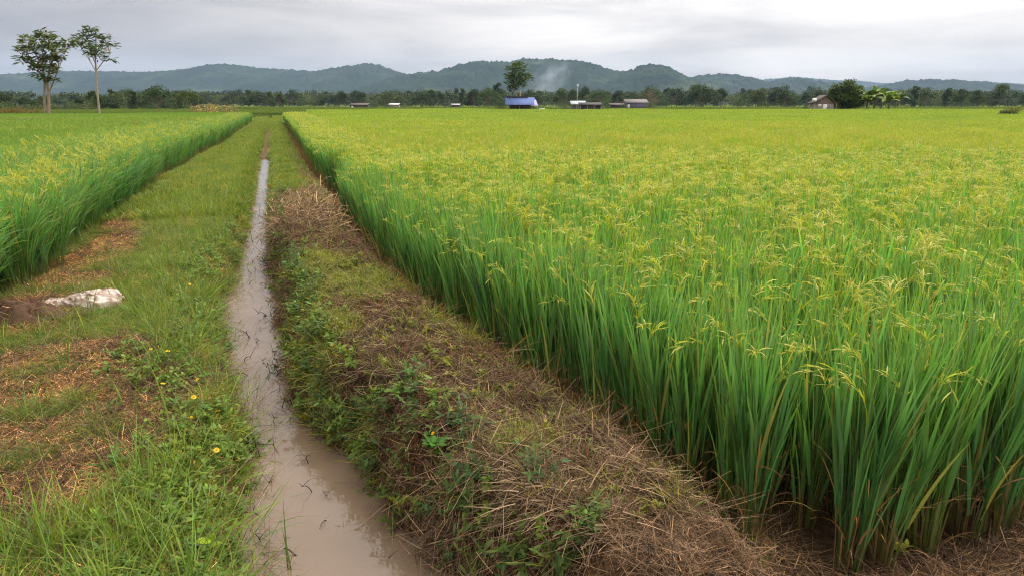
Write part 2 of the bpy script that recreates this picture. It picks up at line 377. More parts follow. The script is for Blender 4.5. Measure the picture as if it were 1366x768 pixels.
# --- prototypes
G_LEAF = np.array([0.128, 0.27, 0.08]); G_TIP = np.array([0.27, 0.38, 0.06]); C_PAN = np.array([0.43, 0.40, 0.055]); C_DRY = np.array([0.33, 0.21, 0.09]); C_BASE = np.array([0.15, 0.14, 0.045])
def panicle_into(mb, base, az, L=0.2, k=6, nb=9, w=0.005, col=C_PAN, lean=0.15, bend=2.2):
    P = blades(mb, [base], az, lean, bend, L, w * 0.7, col * 0.7, col, k=k, prof='stem', pw=1.1)[0]
    q = rng.uniform(0.15, 0.98, nb); ii = np.clip((q * (k - 1)).astype(int), 0, k - 2); fr = (q * (k - 1) - ii)[:, None]
    B = P[ii] * (1 - fr) + P[ii + 1] * fr
    blades(mb, B, az + rng.normal(0, 0.9, nb), lean + bend * q ** 1.1 * 0.75 + rng.normal(0, 0.15, nb), rng.uniform(0.5, 1.2, nb), L * rng.uniform(0.28, 0.5, nb), w * rng.uniform(0.8, 1.4, nb),
           jit(col, nb, 0.12), jit(col * 1.1, nb, 0.12), k=4, prof='oval')
def rice_leaves(seed, nt=22, nl=4, H=1.0, droop=0.0, yellow=0.0, k=6, wid=0.015, spread=1.0, tip=G_TIP, tipa=.7):
    global rng; keep = rng; rng = np.random.default_rng(seed)
    mb = MB(); a = rng.uniform(0, 2 * np.pi, nt); r = 0.055 * np.sqrt(rng.random(nt)) * spread
    base = np.stack([r * np.cos(a), r * np.sin(a), np.zeros(nt)], 1); lean = np.abs(rng.normal(0.0, 0.045, nt)) + 0.015 + 0.05 * r / 0.055; hh = rng.uniform(0.5, 0.68, nt) * H
    az = a + rng.normal(0, 0.5, nt)
    g = G_LEAF * (1 - yellow) + G_TIP * yellow
    P = blades(mb, base, az, lean, 0.05, hh, 0.008, jit(C_BASE, nt, 0.25), jit(g, nt), k=4, prof='stem')
    for j in range(nl):
        q = rng.uniform(0.25, 1.0, nt) if j else np.ones(nt) * 0.98
        ii = np.clip((q * 3).astype(int), 0, 2); fr = (q * 3 - ii)[:, None]; B = P[np.arange(nt), ii] * (1 - fr) + P[np.arange(nt), ii + 1] * fr
        az2 = az + rng.normal(0, 0.8, nt); bend = np.abs(rng.normal(0.06, 0.13, nt)) + droop * rng.random(nt) * 1.6
        c = jit(g, nt, 0.28); tipc = jit(tip, nt, 0.15); yl = rng.random(nt) < .05; c[yl] = jit(np.array([.38, .31, .09]), int(yl.sum()), .2); tipm = rng.random((nt, 1)) ** 1.3 * tipa + 0.1
        blades(mb, B, az2, lean * 1.2 + rng.uniform(0.0, 0.11, nt), bend, rng.uniform(0.34, 0.56, nt) * H * (1 + 0.35 * droop), wid * rng.uniform(0.5, 1.25, nt), c * 0.95, c * np.clip(1 - tipm, 0, 1) + tipc * np.clip(tipm, 0, 1), k=k, twist=rng.uniform(-1.4, 1.4, nt), c_mid=c)
    rng = keep; return mb
def dry_leaves(seed, n=9):
    global rng; keep = rng; rng = np.random.default_rng(seed); mb = MB()
    a = rng.uniform(0, 2 * np.pi, n); B = np.stack([0.05 * np.cos(a), 0.05 * np.sin(a), rng.uniform(0.02, 0.35, n)], 1)
    blades(mb, B, a + rng.normal(0, .3, n), rng.uniform(0.1, 0.6, n), rng.uniform(0.2, 2.2, n), rng.uniform(0.15, 0.5, n), rng.uniform(0.004, 0.009, n), jit(C_DRY, n, 0.3), jit(C_DRY * np.array([1.2, 1.1, 1]), n, 0.3), k=7)
    st = 7; a = rng.uniform(0, 6.28, st); B = np.stack([0.045 * np.cos(a), 0.045 * np.sin(a), np.zeros(st)], 1)
    blades(mb, B, a, 0.08, 0.06, rng.uniform(0.2, 0.4, st), 0.009, jit(C_DRY * 0.6, st, 0.3), jit(C_DRY * 0.8, st, 0.3), k=3, prof='stem')
    rng = keep; return mb
def one_panicle(seed, h):
    global rng; keep = rng; rng = np.random.default_rng(seed); mb = MB(); a = rng.uniform(0, 6.28); r = rng.uniform(0.03, 0.14)
    b0 = (0.3 * r * math.cos(a), 0.3 * r * math.sin(a), h * 0.55)
    tube_top = np.array([r * math.cos(a), r * math.sin(a), h]); b0 = np.array(b0)
    tube(mb, [b0, (b0 + tube_top) / 2 + [0, 0, .01], tube_top], [0.002, 0.0018, 0.0015], G_TIP, 4)
    panicle_into(mb, tube_top, a + rng.normal(0, .4), rng.uniform(0.16, 0.23), 7, 14, 0.0055, bend=rng.uniform(0.7, 2.3), col=C_PAN * rng.uniform(0.85, 1.15)); rng = keep; return mb
def rice_full(seed, npan=4, **k):
    mb = rice_leaves(seed, **k); mb.add_mb(dry_leaves(seed + 500, 7))
    for j in range(npan): mb.add_mb(one_panicle(seed * 31 + j, np.random.default_rng(seed * 7 + j).uniform(0.74, 0.98) * k.get('H', 1.0)))
    return mb
def rice_cheap(mb, xs, ys, r, nl, npan, wide, k, H=1.0, green=G_LEAF, tipc=G_TIP, tipf=(0.3, 1.0), pc=C_PAN, zmin=0.25, droop=0.25):
    n = len(xs) * nl; X = np.repeat(xs, nl) + r.normal(0, 0.05, n); Y = np.repeat(ys, nl) + r.normal(0, 0.05, n); z0 = r.uniform(zmin, 0.55, n) * H
    c = jit(green, n, 0.2); f_ = r.uniform(*tipf, (n, 1)); tip = c * (1 - f_) + tipc * f_
    blades(mb, np.stack([X, Y, z0], 1), r.uniform(0, 6.28, n), r.uniform(0.03, 0.3, n), np.abs(r.normal(0.1, droop, n)), H * r.uniform(0.93, 1.06, n) - z0, wide * r.uniform(0.7, 1.2, n), c, tip, k=k, twist=r.uniform(-1.4, 1.4, n))
    n = len(xs) * npan
    if n:
        X = np.repeat(xs, npan) + r.normal(0, 0.07, n); Y = np.repeat(ys, npan) + r.normal(0, 0.07, n); a = r.uniform(0, 6.28, n); z = H * r.uniform(0.76, 0.98, n)
        for s in (-0.35, 0.0, 0.4):
            blades(mb, np.stack([X, Y, z], 1), a + s + r.normal(0, .15, n), r.uniform(0.0, 0.35, n), r.uniform(0.5, 1.9, n), r.uniform(0.12, 0.21, n), wide * 0.56, jit(pc * 0.9, n, .15), jit(pc, n, .15), k=max(4, k), prof='oval')
    return mb
def patch(seed, size, spacing, nl, npan, wide, k, **kw):
    global rng; keep = rng; rng = np.random.default_rng(seed); n = int(round(size / spacing)); g = (np.arange(n) + 0.5) * size / n - size / 2
    X, Y = np.meshgrid(g, g); X = X.ravel() + rng.normal(0, spacing * 0.18, n * n); Y = Y.ravel() + rng.normal(0, spacing * 0.18, n * n)
    mb = rice_cheap(MB(), X, Y, rng, nl, npan, wide, k, **kw); rng = keep; return mb

# --- the right field
near_p = [rice_full(100 + i, npan=(1, 2, 2, 1, 3, 2, 3)[i], nt=22, nl=4, k=5, tip=np.array([.34, .46, .05]), tipa=.9).obj('rice_plant', M_rice, link=False) for i in range(7)]
mid_p = [patch(200 + i, 1.0, 0.2, 28, 5, 0.013, 4, tipf=(0.45, 1.0), tipc=np.array([.37, .48, .04])).obj('rice_patch', M_rice, link=False) for i in range(5)]
YG = np.array([0.31, 0.455, 0.032])
mid_p += [patch(210 + i, 1.0, 0.2, 25, 5, 0.017, 3, tipf=(0.5, 1.0), tipc=YG * 1.08, pc=np.array([.38, .39, .048])).obj('rice_patch', M_rice, link=False) for i in range(4)]
far_p = [patch(220 + i, 3.0, 0.22, 15, 2, 0.026, 3, tipc=YG, tipf=(0.4, 1.0), pc=np.array([.33, .385, .04])).obj('rice_patch', M_rice, link=False) for i in range(4)]
vfar_p = [patch(240 + i, 10.0, 0.42, 10, 3, 0.07, 3, tipc=YG, tipf=(0.5, 1.0), pc=np.array([.32, .385, .038])).obj('rice_patch', M_rice, link=False) for i in range(3)]
o_mid, o_far, o_vf = 7, 16, 20
ripe_p = [rice_full(150 + i, npan=5 + i % 3, nt=19, nl=4, k=5, tip=YG * 1.12, tipa=1.1).obj('rice_plant', M_rice, link=False) for i in range(6)]
allp = near_p + mid_p + far_p + vfar_p + ripe_p; o_ripe = 23
for i, o in enumerate(allp): o.name = 'rice_source_%03d' % i
C_rice = proto_collection('rice_sources', allp)
P_, R_, S_, I_ = [], [], [], []
def put(x, y, z, rz, s, i, tilt=0.05):
    n = len(x); P_.append(np.stack([x, y, np.broadcast_to(z, (n,))], 1)); R_.append(np.stack([rng.normal(0, tilt, n), rng.normal(0, tilt, n), rz], 1)); S_.append(np.stack([s, s, s * rng.uniform(0.94, 1.05, n)], 1)); I_.append(i)
def frustum(x, y, m=2.5): return (np.abs(x) < 0.78 * y + m) & (y > 0.5)
NEAR = 15.0
# single plants out to 15 m
sp_ = 0.195
gx, gy = np.meshgrid(np.arange(-10, 18, sp_), np.arange(1.5, 16, sp_)); gu, gv = gx.ravel(), gy.ravel()
gu = gu + rng.normal(0, 0.03, len(gu)); gv = gv + rng.normal(0, 0.03, len(gv))
x, y = to_xy(gu, gv); ir = in_right(gu, gv)
k_ = (ir > 0.26) & frustum(x, y) & (y < NEAR)
hv = 0.96 + 0.17 * (fbm(x * 0.7, y * 0.7, 71) - 0.5)
put(x[k_], y[k_], height(gu[k_], gv[k_]), rng.uniform(0, 6.28, k_.sum()), hv[k_] * rng.uniform(0.93, 1.05, k_.sum()), np.where(rng.random(k_.sum()) < .15 + .8 * sstep(3.5, 11, y[k_]), o_ripe + rng.integers(0, 6, k_.sum()), rng.integers(0, 7, k_.sum())))
def tiles(size, y0, y1, count, off, side, tab, inset, z=0.0, sc=1.0, m=4):
    gx, gy = np.meshgrid(np.arange(-150, 260, size), np.arange(-20, 240, size)); gu, gv = gx.ravel() + 0.0, gy.ravel() + 0.0
    if side < 0: gu = -gu
    x, y = to_xy(gu, gv); d = (gu - tab(gv)) * (1 if side > 0 else -1)
    k_ = (d > inset) & (y >= y0) & (y < y1) & frustum(x, y, m + size)
    return x[k_], y[k_], rng.integers(0, 4, k_.sum()) * np.pi / 2 - ANG, np.full(k_.sum(), sc) * rng.uniform(0.96, 1.04, k_.sum()), off + rng.integers(0, count, k_.sum())
for args in ((1.0, NEAR - 0.3, 38, 5, o_mid), (3.0, 37, 78, 4, o_far), (10.0, 74, 126, 3, o_vf)):
    x, y, rz, s, i = tiles(args[0], args[1], args[2], args[3], args[4], 1, rr, args[0] / 2 + 0.05)
    if args[0] == 1.0: i = np.where(y + rng.normal(0, 3.5, len(y)) > 25, 12 + rng.integers(0, 4, len(y)), i)
    put(x, y, 0.0, rz, s * (0.97 + 0.09 * (fbm(x * .12, y * .12, 73) - .5)), i, 0.0)
# fill the ragged strip between the tiles and the edge with single plants
gv = np.arange(NEAR - 2, 76, 0.17)
for k in range(9):
    v_ = gv + rng.normal(0, 0.04, len(gv)); u_ = rr(v_) + 0.08 + 0.2 * k + rng.normal(0, 0.04, len(gv)); x, y = to_xy(u_, v_); k_ = y >= NEAR - 0.5
    if k > 5: k_ &= v_ > 36
    put(x[k_], y[k_], 0.0, rng.uniform(0, 6.28, k_.sum()), rng.uniform(0.9, 1.02, k_.sum()), np.where(rng.random(k_.sum()) < .75, o_ripe + rng.integers(0, 6, k_.sum()), rng.integers(0, 7, k_.sum())))
scatter('rice_field', 'dense yellow green rice crop filling the whole field right of the bund', 'rice field', np.concatenate(P_), np.concatenate(R_), np.concatenate(S_), np.concatenate(I_), C_rice)

# front rows of single rice plants: individuals
def rice_plant_proto(i, droop=0.0, npan=2, H=1.0, dry=True):
    o = rice_leaves(300 + i + int(droop * 100), nt=27, nl=4, H=H, droop=droop, k=8).obj('rice_plant', M_rice)
    if dry: dry_leaves(700 + i, 12).obj('dry_leaves', M_straw, o)
    for j in range(npan): one_panicle(900 + i * 7 + j + int(droop * 300), 0.78 * H + 0.1 * j).obj('panicle', M_rice, o)
    return o
pool = [rice_plant_proto(i, 0.03, (2, 1, 2, 1, 1, 2)[i]) for i in range(6)]; used = set()
def put_plant(pool, used, i, x, y, z, s, label, group, tilt=0.025):
    o = pool[i] if i not in used else copy_tree(pool[i]); used.add(i)
    o.location = (x, y, z); o.rotation_euler = (random.gauss(0, tilt), random.gauss(0, tilt), random.uniform(0, 6.28)); o.scale = (s, s, s)
    tag(o, label, 'rice plant', group); return o
cnt = 0
v = 2.25
while v < 11.5:
    for row in (0, 1):
        vv = v + random.gauss(0, 0.03) + 0.08 * row; uu = float(rr(vv)) + 0.03 + 0.17 * row + random.gauss(0, 0.025)
        x, y = to_xy(uu, vv)
        if y < front_y(x) + 0.02: continue
        near = vv < 4.5
        if row == 0: lab, gr = (('tall green rice plant with dry brown base in the nearest part of the edge row', 'rice plants at the near end of the bund edge') if near else ('green rice plant in the outer row along the bund farther back', 'rice plants along the far bund edge'))
        else: lab, gr = (('green rice plant just behind the nearest edge row beside the straw bund', 'second row rice plants near') if near else ('green rice plant in the second row behind the bund edge farther back', 'second row rice plants far'))
        put_plant(pool, used, cnt % 6, x, y, float(height(uu, vv)), random.uniform(0.92, 1.04), lab, gr); cnt += 1
    v += 0.185
xf = 1.42
while xf < 4.6:
    for row in (0, 1):
        x = xf + random.gauss(0, 0.03); y = float(front_y(x)) + 0.05 + 0.18 * row + random.gauss(0, 0.03); uu, vv = to_uv(x, y)
        if float(rr(vv)) + 0.12 > uu: continue
        lab, gr = ('tall green rice plant standing in the bottom right front row above brown straw', 'rice plants in the bottom right front row') if row == 0 else ('tall green rice plant directly behind the bottom right front row', 'rice plants behind the bottom right front row')
        put_plant(pool, used, cnt % 6, x, y, float(height(uu, vv)), random.uniform(0.95, 1.07), lab, gr); cnt += 1
    xf += 0.2

# --- the left field
LG = np.array([0.10, 0.22, 0.045]); LT = np.array([0.24, 0.35, 0.05]); LP = np.array([0.27, 0.32, 0.05])
ln = []
for i in range(5):
    m_ = rice_full(400 + i, npan=2 + i % 2, nt=20, nl=4, k=7, droop=0.5, H=0.95); ln.append(m_.obj('rice_plant', M_rice, link=False))
lm = [patch(440 + i, 1.0, 0.2, 28, 1, 0.014, 4, green=LG, tipc=LT, pc=LP, H=0.9).obj('rice_patch', M_rice, link=False) for i in range(4)]
lf = [patch(460 + i, 3.0, 0.24, 14, 1, 0.03, 3, green=LG, tipc=LT, pc=LP, H=0.9).obj('rice_patch', M_rice, link=False) for i in range(4)]
lv = [patch(480 + i, 10.0, 0.45, 11, 0, 0.08, 3, green=LG, tipc=LT, tipf=(.5, 1), pc=LP, H=0.9).obj('rice_patch', M_rice, link=False) for i in range(3)]
allp = ln + lm + lf + lv
for i, o in enumerate(allp): o.name = 'left_rice_source_%03d' % i
C_left = proto_collection('left_rice_sources', allp)
P_, R_, S_, I_ = [], [], [], []
gv = np.arange(4.5, 80, 0.19)
for k in range(14):
    v_ = gv + rng.normal(0, 0.05, len(gv)); u_ = rl(v_) - 0.34 - 0.2 * k + rng.normal(0, 0.05, len(gv)); x, y = to_xy(u_, v_); k_ = (frustum(x, y, 3)) & ((v_ < 40) | (k < 9))
    put(x[k_], y[k_], 0.0, rng.uniform(0, 6.28, k_.sum()), rng.uniform(0.88, 1.02, k_.sum()), rng.integers(0, 5, k_.sum()))
for args in ((1.0, 3, 30, 4, 5, 2.9), (3.0, 28, 58, 4, 9, 2.6), (10.0, 52, 84, 3, 13, 5.1)):
    x, y, rz, s, i = tiles(args[0], args[1], args[2], args[3], args[4], -1, rl, args[5])
    put(x, y, 0.0, rz, s, i, 0.0)
scatter('rice_field', 'bright green rice crop in the field left of the grassy bank', 'rice field', np.concatenate(P_), np.concatenate(R_), np.concatenate(S_), np.concatenate(I_), C_left)
poolL = [rice_plant_proto(i, 0.8, 5, 0.95, False) for i in range(5)]; usedL = set(); v = 5.4; cnt = 0
while v < 17:
    for row in (0, 1):
        vv = v + random.gauss(0, 0.05); uu = float(rl(vv)) - 0.02 - 0.17 * row + random.gauss(0, 0.05); x, y = to_xy(uu, vv)
        if row == 0: lab, gr = ('leaning rice plant with long drooping leaves at the edge of the left field', 'rice plants along the left field edge')
        else: lab, gr = ('drooping rice plant in the second row of the left field edge', 'second row rice plants of the left field')
        o = put_plant(poolL, usedL, cnt % 5, x, y, float(height(uu, vv)), random.uniform(0.88, 1.02), lab, gr, 0.06); cnt += 1
        o.rotation_euler[1] += 0.10 * (1 - row)
        o.rotation_euler = (0.0 + random.gauss(0, .05), 0.14 * (1 - row) + random.gauss(0, .05), 0) if row == 0 and random.random() < 0.6 else o.rotation_euler
    v += 0.21

# ------------------------------------------------------------------ grass, weeds and straw of the bank and bund
def tuft(seed, n, L, w, lean, curv, c0, c1, rad=0.03, k=5, jt=0.2):
    global rng; keep = rng; rng = np.random.default_rng(seed); mb = MB(); a = rng.uniform(0, 6.28, n); r = rad * np.sqrt(rng.random(n))
    blades(mb, np.stack([r * np.cos(a), r * np.sin(a), np.full(n, -0.01)], 1), a + rng.normal(0, .8, n), rng.uniform(*lean, n), rng.uniform(*curv, n), rng.uniform(*L, n), w * rng.uniform(0.7, 1.3, n), jit(c0, n, jt), jit(c1, n, jt), k=k)
    rng = keep; return mb
def weed(seed, h, nn, leaf, c, w=0.45):
    """a small leafy herb: a few stems with pairs of oval leaves"""
    global rng; keep = rng; rng = np.random.default_rng(seed); mb = MB(); ns = 4
    a = rng.uniform(0, 6.28, ns); P = blades(mb, np.zeros((ns, 3)), a, rng.uniform(0.05, 0.6, ns), rng.uniform(0.0, 0.6, ns), h * rng.uniform(0.6, 1.1, ns), 0.003, c * np.array([1.2, .7, 1]), c, k=6, prof='stem')
    for s in range(ns):
        q = rng.integers(1, 6, nn * 2); B = P[s][q]; m = len(q)
        blades(mb, B, rng.uniform(0, 6.28, m), rng.uniform(0.7, 1.4, m), rng.uniform(0.1, 0.8, m), leaf * rng.uniform(0.6, 1.2, m), leaf * w * rng.uniform(0.8, 1.2, m), jit(c, m, .2), jit(c * np.array([1.15, 1.1, .9]), m, .2), k=5, prof='oval', twist=rng.uniform(-.4, .4, m))
    rng = keep; return mb
def straw(seed, n, L, w, c, lean=(1.2, 1.65), rad=0.08, zr=0.03):
    global rng; keep = rng; rng = np.random.default_rng(seed); mb = MB()
    B = np.stack([rng.normal(0, rad, n), rng.normal(0, rad, n), rng.uniform(-0.005, zr, n)], 1); bf = np.exp(rng.normal(0, .55, (n, 1)))
    blades(mb, B, rng.uniform(0, 6.28, n), rng.uniform(*lean, n), rng.uniform(-0.3, 0.6, n), rng.uniform(*L, n), w * rng.uniform(.6, 1.4, n), c * bf, c * bf * np.array([1.1, 1.05, 1]), k=5, prof='stem')
    rng = keep; return mb
g1, g1t = np.array([0.095, 0.185, 0.035]), np.array([0.17, 0.27, 0.05])
g2c, g2t = np.array([0.16, 0.195, 0.03]), np.array([0.29, 0.30, 0.07])
grass_p = [tuft(1, 14, (.05, .12), .003, (.1, .8), (.2, 1.2), g1, g1t), tuft(2, 16, (.06, .16), .0032, (.1, .7), (.2, 1.3), g1, g1t, .04), tuft(3, 12, (.12, .3), .0042, (.05, .6), (.3, 1.5), g1 * .9, g1t), tuft(4, 12, (.1, .26), .004, (.1, .7), (.3, 1.3), g2c, g2t),
           tuft(5, 9, (.18, .38), .005, (.05, .45), (.2, 1.3), g1, g1t * 1.1), tuft(6, 22, (.04, .09), .0032, (.2, 1.0), (.2, 1.0), g1 * 1.1, g1t, .06)]
grass_p += [tuft(7, 12, (.06, .18), .0034, (.3, 1.2), (.2, 1.3), np.array([.22, .17, .06]), np.array([.34, .27, .11]), .04)]
far_grass = [tuft(20 + i, 40, (.08, .22), .012, (.1, .7), (.2, 1.2), (g1, g2c)[i % 2], (g1t, g2t)[i % 2], .22, 4) for i in range(3)]
allp = grass_p + far_grass
for i, o in enumerate(allp): allp[i] = o.obj('grass_source_%03d' % i, M_grass, link=False)
C_grass = proto_collection('grass_sources', allp)
def scat_zone(n, v0, v1, ufn, keepfn, p=1.0):
    v = logv(n, v0, v1, p); lo, hi = ufn(v); u = lo + (hi - lo) * rng.random(n); k = keepfn(u, v) > rng.random(n); return u[k], v[k]
P_, R_, S_, I_ = [], [], [], []
def push(u, v, idx, s, tilt=0.5, extra=0.15):
    P_.append(place(u, v)); R_.append(tilt_rot(u, v, tilt, extra)); S_.append(np.repeat(s[:, None], 3, 1)); I_.append(idx)
def flush(name, label, cat, coll):
    o = scatter(name, label, cat, np.concatenate(P_), np.concatenate(R_), np.concatenate(S_), np.concatenate(I_), coll); P_.clear(); R_.clear(); S_.clear(); I_.clear(); return o
left_u = lambda v: (rl(v) - 0.25, wl(v) + 0.02)
u, v = scat_zone(36000, 2.0, 16, left_u, lambda u, v: (1 - 0.93 * brown_left(u, v)) * (0.55 + 0.45 * (fbm(u * 2, v * 2, 81) > 0.45)))
near_w = sstep(-1.0, -0.2, u - wl(v))
tall = (rng.random(len(u)) < 0.03 + 0.05 * near_w + 0.05 * sstep(4.0, 2.8, v))
push(u, v, np.where(tall, rng.integers(2, 5, len(u)), rng.choice([0, 1, 5, 0, 1, 5, 6], len(u))), rng.uniform(0.7, 1.25, len(u)))
u, v = scat_zone(12000, 12, 112, left_u, lambda u, v: (1 - 0.8 * brown_left(u, v)) * (1 - sstep(-.22, -.08, u - wl(v)) * sstep(14, 24, v) * (1 - sstep(50, 62, v))), 1.3)
push(u, v, 7 + rng.integers(0, 3, len(u)), rng.uniform(0.6, 1.1, len(u)))
flush('bank_grass', 'mixed short green grass covering the bank left of the ditch', 'grass', C_grass)
bund_u = lambda v: (wr(v) + 0.03, rr(v) - 0.05)
u, v = scat_zone(15000, 2.0, 14, bund_u, lambda u, v: 0.10 + 0.85 * green_bund(u, v))
push(u, v, np.where(rng.random(len(u)) < .2, 3, rng.choice([0, 1, 5, 5, 6], len(u))), rng.uniform(0.55, 1.0, len(u)))
u, v = scat_zone(8000, 11, 112, bund_u, lambda u, v: (0.15 + 0.85 * green_bund(u, v)) * (1 - sstep(.22, .08, u - wr(v)) * sstep(14, 24, v) * (1 - sstep(50, 62, v))), 1.3)
push(u, v, 7 + rng.integers(0, 3, len(u)), rng.uniform(0.4, 0.8, len(u)))
flush('bund_grass', 'patches of short green grass on the straw covered bund', 'grass', C_grass)
# where both banks meet the field track far off
# dead grass and straw
cr, cs, cg = np.array([.50, .29, .125]), np.array([.23, .165, .10]), np.array([.075, .05, .032])
st_p = [straw(30, 26, (.03, .10), .003, cr, rad=.06), straw(31, 26, (.03, .10), .003, cr * np.array([1.15, 1.2, 1.2]), (.9, 1.6), .06), straw(32, 18, (.08, .28), .004, cs, rad=.10, zr=.05), straw(33, 18, (.12, .38), .003, cg, rad=.1, zr=.05), straw(34, 14, (.12, .35), .0045, cs * 1.2, (1.0, 1.6), .1, .06), straw(35, 30, (.04, .14), .003, cg * .8, (1.0, 1.7), .08),
        straw(36, 60, (.1, .4), .012, cs, (0.9, 1.6), .3, .06), straw(37, 12, (.2, .45), .003, cs, (0.3, 1.3), .06, .04), straw(38, 20, (.05, .12), .006, np.array([.16, .07, .04]), (.8, 1.6), .06), straw(39, 12, (.15, .4), .006, np.array([.34, .20, .07]), (.2, 1.3), .06, .04), straw(40, 24, (.03, .12), .003, np.array([.25, .165, .095]), (1.0, 1.65), .07), straw(41, 24, (.04, .15), .003, np.array([.19, .125, .075]), (1.0, 1.65), .08)]
for i, o in enumerate(st_p): st_p[i] = o.obj('straw_source_%03d' % i, M_straw, link=False)
C_straw = proto_collection('straw_sources', st_p)
u, v = scat_zone(30000, 2.0, 20, left_u, lambda u, v: 0.08 + 0.92 * brown_left(u, v))
push(u, v, rng.choice([0, 1, 0, 1, 5, 3], len(u)), rng.uniform(.7, 1.2, len(u)), 1.0, .12)
flush('dead_grass', 'reddish brown dead grass in bare patches on the left bank', 'dead grass', C_straw)
u, v = scat_zone(15000, 2.0, 14, lambda v: (wr(v) + 0.02, rr(v) + 0.1), lambda u, v: (0.95 - 0.75 * green_bund(u, v)) * (.35 + .65 * (fbm(u * 4, v * 4, 47) > .45)) * (1 - .75 * sstep(-.36, -.22, in_right(u, v)) * sstep(3.5, 5, v)))
steep = sstep(0.35, 0.05, u - wr(v))
ix = rng.choice([2, 3, 5, 5, 3, 5, 8, 10, 8, 11], len(u)); ix = np.where(rng.random(len(u)) < .4 * sstep(3.2, 2.3, v), 2, ix); push(u, v, ix, rng.uniform(.5, .95, len(u)), 1.0, .1)
x = rng.uniform(-.3, 4.8, 9000); y = rng.uniform(1.5, 3.4, 9000); uu, vv = to_uv(x, y); k = (uu > wr(vv) + .3) & ((uu > rr(vv) - .55) | (vv < 2.6)) & (y < front_y(x) - 0.03)
push(uu[k], vv[k], rng.choice([10, 11, 5, 11, 3, 11, 10], k.sum()), rng.uniform(.7, 1.1, k.sum()), 1.0, .15)
u, v = scat_zone(2600, 9, 60, lambda v: (wr(v) + 0.02, rr(v) + 0.1), lambda u, v: (0.9 - 0.9 * green_bund(u, v)) * (1 - 0.5 * sstep(15, 30, v)), 1.2)
push(u, v, rng.choice([6, 2, 8], len(u)), rng.uniform(.4, .8, len(u)), 1.0, .2)
u, v = scat_zone(1500, 2.2, 30, lambda v: (wl(v) - 0.16, wl(v) + 0.04), lambda u, v: 0.6 + 0 * u)
push(u, v, rng.choice([8, 5, 7, 3], len(u)), rng.uniform(.5, .9, len(u)), 0.7, .2)
v = logv(2600, 3.0, 40); u = rr(v) - .05 + rng.normal(0, .07, len(v)); push(u, v, rng.choice([7, 9, 9, 3], len(v)), rng.uniform(.6, 1.0, len(v)), .4, .2)
flush('straw_litter', 'tangled dry rice straw lying all over the bund', 'straw', C_straw)
# low leafy weeds on both sides of the water
gw = np.array([.095, .18, .035]); gl = np.array([.15, .19, .03]); gd = np.array([.055, .10, .026])
wd = [weed(50, .14, 5, .045, gw), weed(51, .18, 6, .05, gw, .35), weed(52, .10, 6, .03, gl), weed(53, .2, 6, .055, gd, .3), weed(54, .07, 6, .03, gl * np.array([1.1, 1, 1]), .6), weed(55, .16, 5, .05, gw * 1.15, .4)]
for i, o in enumerate(wd): wd[i] = o.obj('weed_source_%03d' % i, M_grass, link=False)
C_weed = proto_collection('weed_sources', wd)
u, v = scat_zone(5200, 2.0, 17, lambda v: (wl(v) - 0.85, wl(v) + 0.03), lambda u, v: np.clip(sstep(-.75, -.15, u - wl(v)) * (0.35 + 0.65 * (fbm(u * 2, v * 2, 91) > .42)) + blob(u, v, 215, 490, .3, .5), 0, 1))
push(u, v, rng.choice([0, 1, 2, 5, 2, 2, 4], len(u)), rng.uniform(.45, .85, len(u)), .3)
flush('bank_weeds', 'low leafy green weeds lining the left side of the ditch', 'weeds', C_weed)
u, v = scat_zone(6500, 2.0, 13, bund_u, lambda u, v: np.clip(sstep(.42, .1, u - wr(v)) * .6 * (0.2 + 0.8 * (fbm(u * 2, v * 2, 93) > .5)) * .8 + .14 + .55 * green_bund(u, v), 0, 1))
low = u - wr(v) < 0.3
push(u, v, np.where(low, rng.choice([3, 1, 2, 3, 2, 4], len(u)), rng.choice([2, 4, 4, 4], len(u))), rng.uniform(.5, .95, len(u)), .5)
flush('bund_weeds', 'small leafy weeds growing on the ditch side of the bund', 'weeds', C_weed)

# ------------------------------------------------------------------ single small plants and things near the camera
def ground_at(px, py, z0=0.1):
    for _ in range(6):
        x, y, _z = at(px, py, z0); u, v = to_uv(x, y); z0 = float(height(np.array([u]), np.array([v]))[0])
    return x, y, z0
# yellow daisies
def daisy():
    r = MB(); tube(r, [(0, 0, -.02), (.01, 0, .08), (.012, .008, .15)], [.0016, .0014, .0012], (.08, .14, .03), 5)
    o = r.obj('yellow_flower', M_grass)
    n = 9; a = np.arange(n) * 2 * np.pi / n; m = MB(); m2 = MB()
    blades(m, np.stack([.012 + .004 * np.cos(a), .008 + .004 * np.sin(a), np.full(n, .15)], 1), a, 1.25, .5, .017, .009, (.75, .45, .01), (.8, .55, .015), k=4, prof='oval', twist=np.zeros(n)); m.obj('petals', M_petal, o)
    t = np.linspace(0, np.pi / 2, 4)
    tube(m2, [(.012, .008, .149), (.012, .008, .153), (.012, .008, .156)], [.006, .005, .002], (.55, .25, .01), 8); m2.obj('flower_centre', M_petal, o)
    lf = MB(); q = 5; blades(lf, np.stack([np.full(q, .008), np.zeros(q), np.linspace(.01, .09, q)], 1), np.arange(q) * 2.4, 1.0, .5, .05, .016, (.06, .14, .03), (.08, .17, .03), k=5, prof='oval'); lf.obj('leaves', M_grass, o)
    return o
fl = [(203, 462), (224, 470), (194, 490), (270, 501), (257, 526), (284, 531), (261, 550), (292, 558), (316, 534), (314, 583), (284, 595), (311, 625), (327, 631), (233, 378), (248, 372), (595, 722), (556, 620), (185, 487), (216, 517)]
fb = daisy(); first = True
